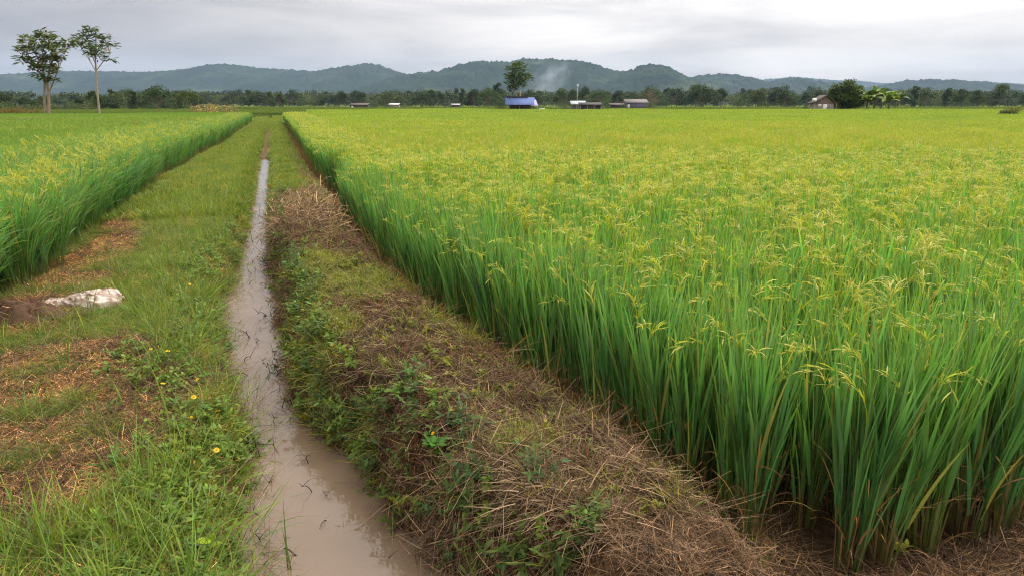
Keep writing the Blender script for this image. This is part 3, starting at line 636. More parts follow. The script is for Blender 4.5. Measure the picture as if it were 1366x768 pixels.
for i, (px, py) in enumerate(fl):
    o = fb if first else copy_tree(fb); first = False
    x, y, z = ground_at(px, py + 18); o.location = (x, y, z); o.rotation_euler = (random.uniform(-.6, .7), random.uniform(-.7, .7), random.uniform(0, 6.28)); s = random.uniform(0.5, 0.85); o.scale = (s, s, s)
    if px > 500: tag(o, 'yellow flower on the ' + ('straw bund beside the brown water at the bottom' if py > 700 else 'ditch side of the bund above dark weeds'), 'flower')
    elif py > 610: tag(o, 'large yellow flower overhanging the water on the near left bank' if px < 320 else 'small yellow flower just right of the largest bank flower', 'flower')
    else: tag(o, 'small yellow flower among green weeds on the left bank', 'flower', 'yellow flowers on the left bank')
# leafy single plants
def leafy(name, label, px, py, h, leaf, c, seed, nn=6, w=.5):
    m = weed(seed, h, nn, leaf, np.array(c), w); o = m.obj(name, M_grass); o.location = ground_at(px, py); tag(o, label, 'plant'); return o
leafy('leafy_weed', 'bright lime green lobed weed in the bottom left grass', 268, 742, .13, .055, (.32, .42, .02), 60, 3, .75)
leafy('leafy_weed', 'dark green leafy weed with yellow flower at the bottom of the bund', 590, 742, .12, .06, (.06, .16, .03), 61, 7)
leafy('leafy_weed', 'yellow green young weed with reddish lower leaves on the near straw', 735, 728, .13, .045, (.22, .30, .02), 62, 5, .6)
leafy('leafy_weed', 'pale green seedling sprouting in the straw below the rice corner', 1200, 742, .08, .04, (.25, .30, .04), 63, 3, .5)
leafy('leafy_weed', 'small yellowish weed low in the straw at the bottom edge', 775, 752, .08, .04, (.25, .26, .03), 64, 5, .4)
leafy('leafy_weed', 'tall light green weed standing against the rice foot beside the bund', 632, 445, .28, .06, (.16, .24, .04), 65, 5, .4)
# reed shoots in the water
m = MB(); blades(m, [(0, 0, -.1), (.02, 0, -.1), (-.015, .01, -.1), (.01, .02, -.1)], [1.5, 3.0, 0.2, 4.2], [.02, .06, .1, .12], [.08, .1, .5, .3], [.46, .34, .24, .2], [.009, .008, .006, .005], (.10, .15, .04), (.15, .25, .06), k=7)
o = m.obj('grass_shoot', M_grass); p = at(384, 760, WATER_Z); o.location = (p[0], p[1], WATER_Z); tag(o, 'tall green grass shoot rising from the near brown water', 'grass shoot')
# long single grass blades on the near left bank
for (px, py, L, az, lab) in ((232, 590, .5, 2.6, 'long pale grass blade leaning over the middle of the left bank'), (330, 765, .45, 2.5, 'broad pale grass blade bending across the bottom left corner by the water'), (60, 760, .4, 1.6, 'upright green grass blades at the very bottom left')):
    m = MB(); blades(m, [(0, 0, 0), (.01, 0, 0), (0, .015, 0)], [az, az + .6, az - 1.2], [.1, .3, .35], [.5, .9, .8], [L, L * .7, L * .6], [.009, .008, .007], (.12, .18, .04), (.25, .32, .10), k=9)
    o = m.obj('long_grass', M_grass); o.location = ground_at(px, py); tag(o, lab, 'long grass')
# dead stalks standing in the water
def dead_stalk(seed, n, L):
    global rng; keep = rng; rng = np.random.default_rng(seed); m = MB(); dk = np.array([.055, .038, .026])
    p = np.array([0, 0, -.06]); pts = [p]; a = rng.uniform(0, 6.28)
    for i in range(6): p = p + np.array([math.cos(a) * .3, math.sin(a) * .3, .8 - .2 * i]) * L / 6; a += rng.normal(0, .6); pts.append(p)
    tube(m, pts, np.linspace(.004, .002, 7), dk, 5)
    for i in range(n):
        b = pts[rng.integers(2, 6)]; aa = rng.uniform(0, 6.28)
        blades(m, [b], aa, rng.uniform(.6, 1.5), rng.uniform(.2, 1.4), L * rng.uniform(.25, .5), .005, dk, dk * 1.5, k=5, prof='grass')
    rng = keep; return m.obj('dead_stalk', M_straw)
ds = [dead_stalk(70 + i, 2 + i % 3, .22 + .04 * i) for i in range(5)]; first = [True] * 5
pts = [(318, 430), (330, 450), (341, 455), (322, 480), (335, 500), (345, 520), (356, 470), (352, 440), (362, 500), (330, 540), (345, 560), (362, 560), (372, 545), (360, 590), (352, 610), (358, 640), (372, 600), (410, 620), (420, 655), (440, 690), (455, 700), (340, 690), (352, 720), (400, 745), (330, 380), (335, 350), (340, 330), (350, 300), (345, 280), (338, 400), (350, 380), (352, 350), (338, 365), (346, 240), (352, 260), (325, 410), (520, 740), (440, 660), (360, 420), (344, 310)]
for i, (px, py) in enumerate(pts):
    k = i % 5; o = ds[k] if first[k] else copy_tree(ds[k]); first[k] = False
    p = at(px, py, WATER_Z); o.location = (p[0], p[1], WATER_Z); o.rotation_euler = (random.gauss(0, .4), random.gauss(0, .4), random.uniform(0, 6.28)); s = random.uniform(.5, 1.15); o.scale = (s, s, s)
    if py > 585: tag(o, 'thin dark dead stalk in the brown near part of the ditch water', 'dead stalk', 'dead stalks in the near ditch water')
    elif py > 400: tag(o, 'thin dark dead stalk in the middle stretch of the ditch water', 'dead stalk', 'dead stalks in the middle ditch water')
    else: tag(o, 'thin dark dead stalk in the pale far stretch of the ditch water', 'dead stalk', 'dead stalks in the far ditch water')
# pale torn sack and the soil heap beside it
def sack():
    m = MB(); k, n = 60, 36; t = np.linspace(0, 1, k); q = np.linspace(-1, 1, n); T, Q = np.meshgrid(t, q, indexing='ij')
    w = np.interp(t, [0, .05, .14, .25, .4, .55, .75, .92, 1], [.03, .07, .045, .05, .085, .125, .14, .11, .03])[:, None] * (1 + .35 * (fbm(T * 7, Q * .6 + 9, 2) - .5))
    fold = np.abs(fbm(T * 5 + Q * 1.2, Q * 2.6 - T * 2, 3, 5) - .5) * 2; fold2 = np.abs(fbm(T * 14, Q * 3 + T * 5, 6, 3) - .5) * 2
    Z = w * .85 * np.sqrt(np.clip(1 - Q ** 2, 0, 1)) * (.75 + .5 * fbm(T * 3, Q, 4)) - .06 * fold - .03 * fold2 + .035
    Z = np.where(np.abs(Q) > .97, -.03, np.maximum(Z, -.01))
    st = np.clip(1.6 - 9 * fold, 0, 1) * .8 + np.clip((fbm(T * 8, Q * 3, 9) - .52) * 6, 0, 1) * .6; st = np.clip(st * .8, 0, 1)[..., None]
    C = np.array([.62, .52, .45]) * (1 - st) + np.array([.20, .11, .07]) * st
    V = np.stack([T * .6 - .3 + .02 * fold2, Q * w + .03 * np.sin(T * 6), Z], 2); m.add(V.reshape(-1, 3), grid_faces(k, n)[:, ::-1], C.reshape(-1, 3)); return m
x, y, z = ground_at(113, 412); o = sack().obj('torn_sack', M_sack); o.location = (x, y, z); o.location.z += .045; o.rotation_euler = (0.16, -0.05, .22); o.scale = (1.1, 1.15, .95)
o['label'] = 'pale crumpled torn sack lying on the left bank beside a dark heap'; o['category'] = 'sack'
def heap(sx, sy, sz, seed):
    m = MB(); n = 40; g = np.linspace(-1, 1, n); X, Y = np.meshgrid(g, g, indexing='ij'); r = np.sqrt(X * X + Y * Y)
    Z = np.clip(1 - r ** 2, -.3, 1) * (.5 + .9 * fbm(X * 2.5 + seed, Y * 2.5, seed)) + .25 * (fbm(X * 8, Y * 8, seed + 3) - .5)
    C = np.array([.085, .05, .032])[None, None] * (.5 + fbm(X * 6, Y * 6, seed + 5))[..., None]
    m.add(np.stack([X * sx, Y * sy, Z * sz - .02], 2).reshape(-1, 3), grid_faces(n, n), C.reshape(-1, 3)); return m
x, y, z = ground_at(38, 428); o = heap(.40, .30, .24, 3).obj('soil_heap', M_soil); o.location = (x, y, z - .02); tag(o, 'dark heap of soil and dead roots left of the pale sack', 'soil heap')
mm = MB()
for i in range(26):
    a = rng.uniform(0, 6.28); r = rng.uniform(0, .28); mm.add_mb(straw(80 + i, 10, (.05, .2), .004, np.array([.2, .12, .07]), (.7, 1.6), .05), (r * math.cos(a) * 1.2, r * math.sin(a) * .8, max(.02, .19 - .5 * r)))
mm.obj('root_litter', M_straw, o)
x, y, z = ground_at(150, 318); o = heap(.14, .1, .08, 9).obj('soil_clod', M_soil); o.location = (x, y, z - .02); tag(o, 'small dark clod of dug soil on the bank beyond the sack', 'soil clod')

# ------------------------------------------------------------------ trees
def crown_leaves(mb, C, r, n, size, c, aspect=0.45, k=3, droop=(0.8, 2.0), jt=.3, shell=.5, squash=1.0):
    d = rng.normal(0, 1, (n, 3)); d /= np.linalg.norm(d, axis=1)[:, None]; q = rng.random(n) ** shell
    B = np.asarray(C) + d * (q * r)[:, None] * np.array([1, 1, squash]); az = np.arctan2(d[:, 1], d[:, 0]) + rng.normal(0, .7, n)
    cc = jit(c, n, jt); blades(mb, B, az, rng.uniform(*droop, n), rng.uniform(.2, .9, n), size * rng.uniform(.6, 1.4, n), size * aspect * rng.uniform(.7, 1.3, n), cc, cc * np.array([1.15, 1.12, .95]), k=k, prof='oval', twist=rng.uniform(-1, 1, n))
def limb(mb, a, b, r0, r1, bow=.1, col=(.3, .24, .17), k=6):
    a = np.asarray(a, float); b = np.asarray(b, float); t = np.linspace(0, 1, k)[:, None]; L = np.linalg.norm(b - a)
    P = a * (1 - t) + b * t + np.sin(t * np.pi) * np.array([rng.normal(0, bow), rng.normal(0, bow), bow * .3]) * L * .5; tube(mb, P, np.linspace(r0, r1, k), col, 7); return P
def tall_tree(name, label, px, base_py, Y, specs, trunks, leaf_c, wood, lsize, nleaf):
    p = at_depth(px, base_py, Y); s = Y / F
    root = empty(name, (p[0], p[1], 0), 0, label, 'tree')
    tr = MB(); cr = MB(); ox = lambda q: at_depth(q[0], q[1], Y)[0] - p[0]; oz = lambda q: at_depth(q[0], q[1], Y)[2]
    tops = []
    for (pts, r0) in trunks:
        P = np.array([[ox(q), q[2] if len(q) > 2 else 0, oz(q)] for q in pts]); P[0, 2] = -.3 if P[0, 2] < .8 else P[0, 2]; tube(tr, P, np.linspace(r0 * .6, r0 * .3, len(P)), wood, 9); tops += [P[j] for j in range(len(P) // 2, len(P))]
    tops = np.array(tops)
    for (q, rpx) in specs:
        depth = rng.normal(0, 1.0); C = np.array([ox(q), depth, oz(q)]); r = rpx * s * 1.08
        a = tops[np.argmin(np.linalg.norm(tops * [1, .5, 1] - (C - [0, 0, 1.2 * r]) * [1, .5, 1], axis=1) + np.maximum(0, tops[:, 2] - C[2]) * 3)]
        P = limb(tr, a, C, .07, .02, .12, wood)
        for b in range(3): limb(tr, P[rng.integers(2, 5)], C + rng.normal(0, r * .5, 3), .03, .012, .1, wood, 4)
        crown_leaves(cr, C, r, int(nleaf * (rpx / 10) ** 2), lsize, leaf_c, .26, 4, (.9, 1.9), .3, .55, .75)
    tr.obj('trunk', M_bark, root); cr.obj('crown', M_tree, root); return root
lc = np.array([.058, .088, .026])
tall_tree('tall_tree', 'tall tree with twin pale trunks and wide crown, leftmost in the photo', 63, 161, 85,
    [((38, 52), 8), ((52, 48), 9), ((68, 48), 8), ((31, 65), 7), ((43, 66), 9), ((58, 62), 10), ((73, 62), 8), ((86, 57), 7), ((88, 68), 7), ((27, 79), 5), ((38, 80), 8), ((50, 78), 9), ((63, 76), 10), ((83, 78), 5), ((46, 90), 6), ((58, 90), 8), ((70, 90), 7), ((80, 95), 5), ((66, 104), 6), ((75, 108), 5), ((56, 102), 5), ((90, 62), 5)],
    [([(61, 161), (59, 130), (60, 105), (55, 85), (46, 70)], .26), ([(65, 161), (65, 130), (63, 108), (68, 88), (74, 65)], .30), ([(66, 122), (72, 108), (78, 92), (86, 72)], .13), ([(60, 112), (50, 92), (38, 80)], .12)], lc, (.30, .22, .15), .70, 105)
tall_tree('tall_tree', 'slender tall tree with one pale trunk and small spreading crown', 132, 157, 92,
    [((104, 50), 6), ((112, 46), 6), ((121, 40), 6), ((128, 47), 7), ((137, 50), 7), ((146, 60), 6), ((107, 60), 5), ((118, 56), 7), ((130, 60), 7), ((141, 68), 6), ((110, 72), 5), ((124, 68), 7), ((135, 76), 6), ((146, 80), 4), ((116, 40), 4), ((133, 66), 5)],
    [([(133, 157), (130, 125), (128, 95), (127, 75), (128, 50)], .24), ([(128, 96), (120, 82), (110, 66)], .1), ([(129, 94), (138, 82), (147, 72)], .1), ([(128, 88), (122, 72), (116, 52)], .09)], lc * 1.1, (.36, .29, .21), .70, 105)
def mid_tree():
    return tall_tree('tall_tree', 'lone tree with dense ragged crown rising behind the blue hut', 692, 146, 148,
    [((690, 88), 6), ((683, 92), 6), ((696, 93), 6), ((688, 98), 8), ((681, 103), 6), ((697, 102), 6), ((690, 108), 8), ((680, 111), 5), ((703, 101), 5), ((706, 105), 4), ((686, 115), 6), ((683, 119), 4), ((695, 113), 5), ((692, 84), 4)],
    [([(694, 147), (694, 130), (693, 112), (690, 95)], .24), ([(690, 146, .8), (689, 130, .8), (690, 112, .5)], .16)], np.array([.042, .080, .018]), (.36, .29, .18), 0.85, 210)
mid_tree()
# the far belt of trees
def far_tree_proto(seed, h, w, kind, c):
    global rng; keep = rng; rng = np.random.default_rng(seed); tr = MB(); cr = MB(); wood = (.16, .13, .10)
    tube(tr, [(0, 0, -.5), (rng.normal(0, .1), 0, h * .3), (rng.normal(0, .2), 0, h * .7)], [h * .022, h * .017, h * .008], wood, 6)
    nl = {'round': 15, 'tall': 11, 'broad': 18, 'bush': 9, 'bare': 12}[kind]
    for i in range(nl):
        a = rng.uniform(0, 6.28)
        if kind == 'tall': C = np.array([math.cos(a) * w * .2, math.sin(a) * w * .2, h * (.15 + .8 * i / nl)]); r = w * .3 * (1.1 - .5 * i / nl)
        elif kind == 'bush': C = np.array([math.cos(a) * w * .33, math.sin(a) * w * .33, h * rng.uniform(.2, .7)]); r = w * .26
        else:
            q = rng.random(); C = np.array([math.cos(a) * w * .38 * math.sqrt(q), math.sin(a) * w * .38 * math.sqrt(q), h * (.9 - .72 * q * rng.uniform(.5, 1) - .08)]); r = min(w, h) * rng.uniform(.17, .26)
        limb(tr, (0, 0, h * .3), C, h * .012, h * .004, .1, wood, 4)
        cb = c * rng.uniform(.75, 1.3)
        crown_leaves(cr, C, r, 60 if kind == 'bare' else 170, h * (.05 if kind != 'bare' else .035), cb, .7, 3, (.3, 2.2), .25, .45, .8)
    rng = keep; root = empty('tree', (0, 0, 0)); tr.obj('trunk', M_bark, root); cr.obj('crown', M_tree, root); return root
T1 = np.array([.030, .052, .020]); T2 = np.array([.048, .078, .024]); T3 = np.array([.10, .075, .04])
protos = {'round': [far_tree_proto(1, 9, 8, 'round', T1), far_tree_proto(2, 10, 9, 'round', T2)], 'broad': [far_tree_proto(3, 9, 13, 'broad', T1), far_tree_proto(4, 8, 12, 'broad', T2)],
          'tall': [far_tree_proto(5, 11, 5, 'tall', T1), far_tree_proto(6, 12, 5.5, 'tall', T2)], 'bush': [far_tree_proto(7, 5, 7, 'bush', T2), far_tree_proto(8, 5, 8, 'bush', T1 * 1.1)], 'bare': [far_tree_proto(9, 9, 9, 'bare', T3)]}
pused = set()
H0 = {'round': (9, 10), 'broad': (9, 8), 'tall': (11, 12), 'bush': (5, 5), 'bare': (9,)}
def put_tree(kind, px, top_py, Y, label=None, group=None, wscale=1.0, j=None):
    j = random.randrange(len(protos[kind])) if j is None else j; key = (kind, j); o = protos[kind][j] if key not in pused else copy_tree(protos[kind][j]); pused.add(key)
    p = at_depth(px, top_py, Y); h = max(2.5, p[2]); s = h / H0[kind][j]
    o.location = (p[0], Y, 0); o.scale = (s * wscale, s * wscale, s); o.rotation_euler = (0, 0, random.uniform(0, 6.28))
    tag(o, label, 'tree', group); return o
NM = {'round': 'rounded', 'broad': 'broad', 'tall': 'slim upright', 'bush': 'low bushy', 'bare': 'thin brownish'}
secs = [(-60, 60, 'far treeline behind the twin-trunk tree', 131, 175), (60, 150, 'far treeline around the slender tall tree', 130, 185), (150, 255, 'far treeline left of the dry corn', 124, 200), (255, 400, 'far treeline behind the dry corn and track', 125, 420), (400, 520, 'far treeline left of the white roofed shed', 124, 420),
        (520, 660, 'treeline between white roofed shed and blue hut', 123, 420), (660, 760, 'far treeline behind the blue hut', 122, 420), (760, 910, 'far treeline behind the low dark shed', 121, 400), (910, 1080, 'far treeline left of the gabled house', 122, 400), (1080, 1220, 'far treeline behind the banana plants', 124, 380), (1220, 1440, 'far treeline right of the banana plants', 122, 380)]
for (x0, x1, where, top, Y0) in secs:
    px = x0 + 4
    while px < x1:
        kind = random.choices(['round', 'broad', 'tall', 'bush'], [4, 3, 1, 4])[0]; tp = top - 2.5 + 17 * (float(fbm(np.array([px * .045]), np.array([2.2]), 97)[0]) - .5) + random.gauss(0, 3.3) + (5 if kind == 'bush' else -3 if kind == 'tall' else 0)
        put_tree(kind, px, tp, Y0 + random.uniform(-.12, .18) * Y0, '%s tree in the %s' % (NM[kind], where), NM[kind] + ' trees in the ' + where)
        px += random.uniform(5, 10)
# the unbroken wood behind the single trees
wp = []
for i in range(4):
    m_ = MB()
    for j in range(16):
        q = rng.uniform(-1, 1, 3); crown_leaves(m_, (q[0] * 7, q[1] * 4, 2 + 2.2 * (q[2] + 1)), 2.2, 90, .9, (T1, T2)[j % 2] * rng.uniform(.7, 1.3), .8, 3, (.3, 2.2), .25, .45, .8)
    wp.append(m_.obj('wood_source_%d' % i, M_tree, link=False))
n_ = 170; px = rng.uniform(-90, 1460, n_); Yw = rng.uniform(440, 620, n_); X = np.array([at_depth(a, 140, b)[0] for a, b in zip(px, Yw)]); sw = rng.uniform(.7, 1.25, n_) * Yw / 520 * 1.15
scatter('far_wood', 'unbroken dark wood far behind the fields below the hills', 'wood', np.stack([X, Yw, 0 * X], 1), np.stack([0 * X, 0 * X, rng.uniform(0, 6.28, n_)], 1), np.repeat(sw[:, None], 3, 1), rng.integers(0, 4, n_), proto_collection('wood_sources', wp))
# trees one can tell apart
for (kd, px, tp, Y, lab) in (('broad', 30, 127, 170, 'broad dark tree showing left of the twin trunks above the low bushes'), ('round', 192, 121, 210, 'rounded tree between the slender tall tree and the tallest rounded tree'), ('broad', 212, 123, 205, 'broad tree directly left of the tallest rounded tree'), ('broad', 345, 120, 320, 'broad dark tree left of the end of the field track'), ('round', 455, 120, 330, 'rounded tall tree above the far dark barn'), ('broad', 560, 120, 330, 'broad tree right of the far white roofed shed'),
        ('round', 632, 117, 320, 'taller rounded tree left of the blue hut and its bush'), ('broad', 652, 116, 330, 'broad tall tree close to the left of the lone tree crown'), ('round', 748, 119, 320, 'rounded tree left of the white lamp pole'), ('broad', 800, 119, 330, 'broad tree above the low dark shed'), ('round', 1048, 118, 320, 'rounded taller tree left of the gabled house'), ('round', 1014, 119, 330, 'rounded tree midway between broadest tree and gabled house'), ('tall', 1222, 117, 330, 'slim upright tree just right of the banana plants')):
    put_tree(kd, px, tp, Y, lab)
put_tree('broad', 940, 110, 300, 'broadest dark tree of the treeline, between dark shed and gabled house', wscale=1.0, j=0)
put_tree('bare', 866, 118, 320, 'brownish thin-leaved tree behind the long far house')
put_tree('round', 825, 119, 340, 'dark green tree standing just left of the brownish tree')
put_tree('tall', 360, 121, 330, 'upright dark tree at the end of the field track'); put_tree('round', 372, 123, 335, 'rounded dark tree beside the end of the field track')
put_tree('round', 235, 119, 215, 'tallest rounded tree left of the dry corn'); put_tree('round', 120, 121, 230, 'rounded tree behind the slender tall trunk')
put_tree('tall', 1265, 116, 320, 'upright bushy tree in the right clump of the treeline'); put_tree('round', 1285, 117, 325, 'rounded tree in the right clump of the treeline'); put_tree('round', 1306, 119, 330, 'rounded tree at the right end of the right clump'); put_tree('broad', 1200, 118, 330, 'dark broad tree behind the right side of the banana plants')
put_tree('bush', 668, 133, 147, 'green bush at the left end of the blue hut', wscale=.6)
for (px, tp, Y, lab) in ((-5, 130, 150, 'dense low tree at the left picture edge'), (22, 131, 155, 'dense low tree left of the twin-trunk tree'), (42, 136, 160, 'low dark bush just left of the twin trunks')):
    put_tree('bush', px, tp, Y, lab, wscale=1.1)
for (px, tp, Y, w_, lab) in ((716, 139, 150, .7, 'low shrub at the right end of the blue hut roof'), (757, 136, 200, 1.0, 'dark shrub left of the bright white shed roof'), (806, 136, 205, 1.0, 'bright green shrub between low dark shed and dark store'), (838, 134, 218, .9, 'shrub covering the left end of the long house'), (868, 134, 220, 1.0, 'shrub covering the right end of the long house'), (1080, 138, 142, .6, 'low shrub at the left corner of the gabled house'), (1112, 138, 132, .6, 'low shrub between the gabled house and the round tree'), (498, 137, 275, 1.0, 'shrub beside the far dark barn'), (540, 137, 285, 1.0, 'shrub right of the far white roofed shed'), (514, 138, 285, .8, 'shrub left of the far white roofed shed')):
    put_tree('bush', px, tp, Y, lab, wscale=w_)
# big round tree by the gabled house
def round_tree():
    Y = 140; p = at_depth(1127, 146, Y); root = empty('round_tree', (p[0], Y, 0), 0, 'dense dome shaped dark green tree between gabled house and banana plants', 'tree'); tr = MB(); cr = MB(); s = Y / F
    tube(tr, [(0, 0, -.3), (.1, 0, 1.5), (0, .1, 3.5)], [.28, .22, .12], (.16, .12, .09), 8)
    for i in range(75):
        d = rng.normal(0, 1, 3); d /= np.linalg.norm(d); C = np.array([0, 0, 3.3]) + d * np.array([3.3, 3.2, 2.75]) * rng.uniform(.55, 1); limb(tr, (0, 0, 2.2), C, .06, .02, .1, (.16, .12, .09), 4)
        crown_leaves(cr, C, 6.5 * s, 190, .36, np.array([.045, .08, .018]) * rng.uniform(.75, 1.35), .55, 3, (.4, 2.0), .25, .5, .8)
    tr.obj('trunk', M_bark, root); cr.obj('crown', M_tree, root)
round_tree()
def bush_single():
    Y = 65; p = at_depth(1350, 150, Y); s = Y / F; root = empty('bush', (p[0], Y, 0), 0, 'clipped bush with yellowish top at the far right edge of the field', 'bush'); st = MB(); cr = MB()
    for i in range(40):
        C = np.array([rng.uniform(-10, 10) * s, rng.uniform(-.5, .5), rng.uniform(.4, 1.55)]); limb(st, (C[0] * .6, 0, -.1), C, .03, .01, .1, (.14, .1, .07), 4)
        crown_leaves(cr, C, .32, 110, .11, (np.array([.055, .075, .02]) if C[2] < 1.2 else np.array([.16, .16, .03])), .5, 3, (.4, 2.0), .25, .5, .9)
    st.obj('stems', M_bark, root); cr.obj('foliage', M_tree, root)
bush_single()
# banana plants
def banana(seed):
    global rng; keep = rng; rng = np.random.default_rng(seed); r = empty('banana_plant', (0, 0, 0)); st = MB(); h = 2.4
    tube(st, [(0, 0, -.2), (.05, 0, h * .5), (.03, 0, h)], [.17, .14, .09], (.20, .20, .08), 8); st.obj('stem', M_bark, r)
    lf = MB(); n = 18; a = np.arange(n) * 2.4 + rng.normal(0, .2, n)
    blades(lf, np.tile([[.03, 0, h - .1]], (n, 1)), a, rng.uniform(.25, .9, n), rng.uniform(.8, 1.9, n), rng.uniform(2.1, 3.2, n), rng.uniform(.75, .95, n), jit((.09, .15, .025), n), jit((.13, .20, .04), n), k=8, prof='oval', twist=rng.uniform(-.5, .5, n)); lf.obj('leaves', M_tree, r); rng = keep; return r
bp = [banana(1), banana(2), banana(3)]
for i, (px, dy, s, lab) in enumerate(((1156, 0, 1.0, 'banana plant nearest the round tree'), (1166, 3, 1.08, 'tall banana plant second from the round tree'), (1176, -1, 1.05, 'banana plant in the middle of the clump leaning over the field'), (1185, 2, .92, 'smaller banana plant right of the clump middle'), (1194, -1, .9, 'low banana plant at the right end of the clump'), (1159, -3, .85, 'short young banana plant in front of the clump beside the round tree'), (1183, -4, .85, 'short young banana plant at the front of the clump right side'))):
    o = bp[i] if i < 3 else copy_tree(bp[i % 3]); Y = 138 + dy; p = at_depth(px, 146, Y); s *= 1.13; o.location = (p[0], Y, 0); o.scale = (s, s, s); o.rotation_euler = (0, 0, random.uniform(0, 6.28)); tag(o, lab, 'banana plant', 'banana plants beside the round tree')
# dry corn
def corn(seed):
    global rng; keep = rng; rng = np.random.default_rng(seed); m = MB(); c = np.array([.29, .22, .10])
    tube(m, [(0, 0, -.1), (.02, .01, .9), (.0, .03, 1.75)], [.03, .025, .01], c * .8, 6); n = 11
    blades(m, np.stack([np.zeros(n), np.zeros(n), np.linspace(.3, 1.6, n)], 1), np.arange(n) * 3.0 + rng.normal(0, .5, n), rng.uniform(.3, .8, n), rng.uniform(1.2, 2.4, n), rng.uniform(.5, .85, n), .1, jit(c, n, .25), jit(c * 1.15, n, .25), k=6); rng = keep
    return m.obj('corn_plant', M_straw)
cps = [corn(i) for i in range(5)]; seen = set()
for i in range(30):
    k = i % 5; o = cps[k] if k not in seen else copy_tree(cps[k]); seen.add(k); px = 256 + 61 * (i / 29) + random.gauss(0, .8); Y = 96 + (i % 3) * 1.2; p = at_depth(px, 157, Y)
    s = random.uniform(.85, 1.1); o.location = (p[0], Y, 0); o.scale = (s, s, s); o.rotation_euler = (random.gauss(0, .06), random.gauss(0, .06), random.uniform(0, 6.28)); tag(o, 'withered yellow brown corn plant in the dry patch at the far field edge', 'corn plant', 'dry corn plants at the far field edge')
# rough growth at the far edge of the left field
rp = [tuft(90 + i, 60, (.5, 1.3), .035, (.05, .4), (.1, .8), np.array(c) * .8, np.array(c), .5, 4) for i, c in enumerate(((.22, .20, .06), (.20, .13, .06), (.10, .15, .03)))]
rp = [o.obj('edge_source_%d' % i, M_grass, link=False) for i, o in enumerate(rp)]; C_edge = proto_collection('edge_sources', rp)
px = np.concatenate([rng.uniform(-40, 52, 130), rng.uniform(50, 255, 130), rng.uniform(255, 360, 40)]); Y = np.concatenate([rng.uniform(82, 86, 130), rng.uniform(90, 98, 130), rng.uniform(100, 112, 40)])
X = np.array([at_depth(a, 150, b)[0] for a, b in zip(px, Y)]); ids = np.concatenate([rng.choice([0, 1, 1, 0, 2], 130), rng.choice([2, 2, 0], 130), np.full(40, 2)]); s = np.concatenate([rng.uniform(1.0, 1.5, 130), rng.uniform(.4, .8, 130), rng.uniform(.3, .6, 40)])
scatter('rough_grass', 'band of tall brownish rough grass at the far edge of the left field', 'rough grass', np.stack([X, Y, 0 * X], 1), np.stack([0 * X, 0 * X, rng.uniform(0, 6.28, len(X))], 1), np.repeat(s[:, None], 3, 1), ids, C_edge)
# low green crop strips beyond the fields (left side and behind), seen edge on
cp_ = [patch(600 + i, 12.0, .5, 9, 0, .09, 3, green=np.array([.09, .14, .03]), tipc=np.array([.17, .21, .035]), H=.7) .obj('crop_source_%d' % i, M_rice, link=False) for i in range(2)]
C_crop = proto_collection('crop_sources', cp_)
gx, gy = np.meshgrid(np.arange(-320, 330, 12.0), np.arange(92, 300, 12.0)); x, y = gx.ravel(), gy.ravel(); u_, v_ = to_uv(x, y)
k_ = (((u_ < -8) & (y > 106)) | (y > 132) | ((y > 112) & (np.abs(u_) < 14))) & frustum(x, y, 15) & ((fbm(x * .006, y * .03, 95) > .42) | (y < 136)) & ~((np.abs(x - (-2)) < 28) & (y < 200)) & ~((np.abs(x - 60) < 28) & (y < 160))
scatter('crop_strips', 'pale green crop strips beyond the rice towards the treeline', 'crops', np.stack([x, y, 0 * x], 1)[k_], np.stack([0 * x, 0 * x, rng.integers(0, 4, len(x)) * np.pi / 2], 1)[k_], np.ones((k_.sum(), 3)), rng.integers(0, 2, k_.sum()), C_crop)

# ------------------------------------------------------------------ buildings
def gable_roof(mb, w, d, z0, z1, over, th, col):
    hx, hy = w / 2 + over, d / 2 + over
    slab(mb, [(-hx, -hy, z0), (hx, -hy, z0), (hx, 0.02, z1), (-hx, 0.02, z1)], th, col); slab(mb, [(hx, hy, z0), (-hx, hy, z0), (-hx, 0.03, z1), (hx, 0.03, z1)], th, col)
def ribs(mb, w, hy0, z0, z1, over, col, step=.35):
    x = -w / 2 - over + .1
    while x < w / 2 + over: 
        slab(mb, [(x, -hy0, z0 + .035), (x + .08, -hy0, z0 + .035), (x + .08, 0, z1 + .035), (x, 0, z1 + .035)], .03, col); x += step
def B(name, mbs, m, parent): return mbs.obj(name, m, parent, smooth=False)
def blue_hut():
    Y = 146; p = at_depth(694, 146, Y); r = empty('field_hut', (p[0], Y, 0), -.08, 'open field hut with sloping blue metal roof under the lone tree', 'hut'); w, d = 5.2, 3.4
    m = MB(); gable_roof(m, w, d, 1.75, 3.2, .35, .05, (.11, .16, .34)); ribs(m, w, d / 2 + .35, 1.75, 3.2, .35, (.13, .19, .38)); B('roof', m, M_paint, r)
    m = MB(); box(m, (-w / 2 - .3, -.14, 3.21), (w / 2 - 1.0, .2, 3.42), (.03, .025, .025)); B('ridge_cap', m, M_paint, r)
    m = MB(); slab(m, [(w / 2 - .3, -d / 2 - .5, 1.62), (w / 2 + 1.2, -d / 2 - .5, 1.55), (w / 2 + .6, .3, 2.75), (w / 2 - .3, .3, 2.8)], .05, (.32, .28, .52)); B('side_roof', m, M_paint, r)
    for sx in (-1, 0, 1):
        for sy in (-1, 1): m = MB(); tube(m, [(sx * w * .45, sy * d * .42, -.2), (sx * w * .45, sy * d * .42, 1.85)], .07, (.2, .15, .1), 6); m.obj('post', M_bark, r)
    m = MB(); box(m, (-w * .45, -d * .4, .6), (w * .45, d * .4, .75), (.16, .11, .08)); B('platform', m, M_paint, r)
    m = MB(); box(m, (-w * .45, d * .36, .76), (w * .45, d * .4, 1.8), (.07, .055, .05)); B('back_wall', m, M_paint, r)
blue_hut()
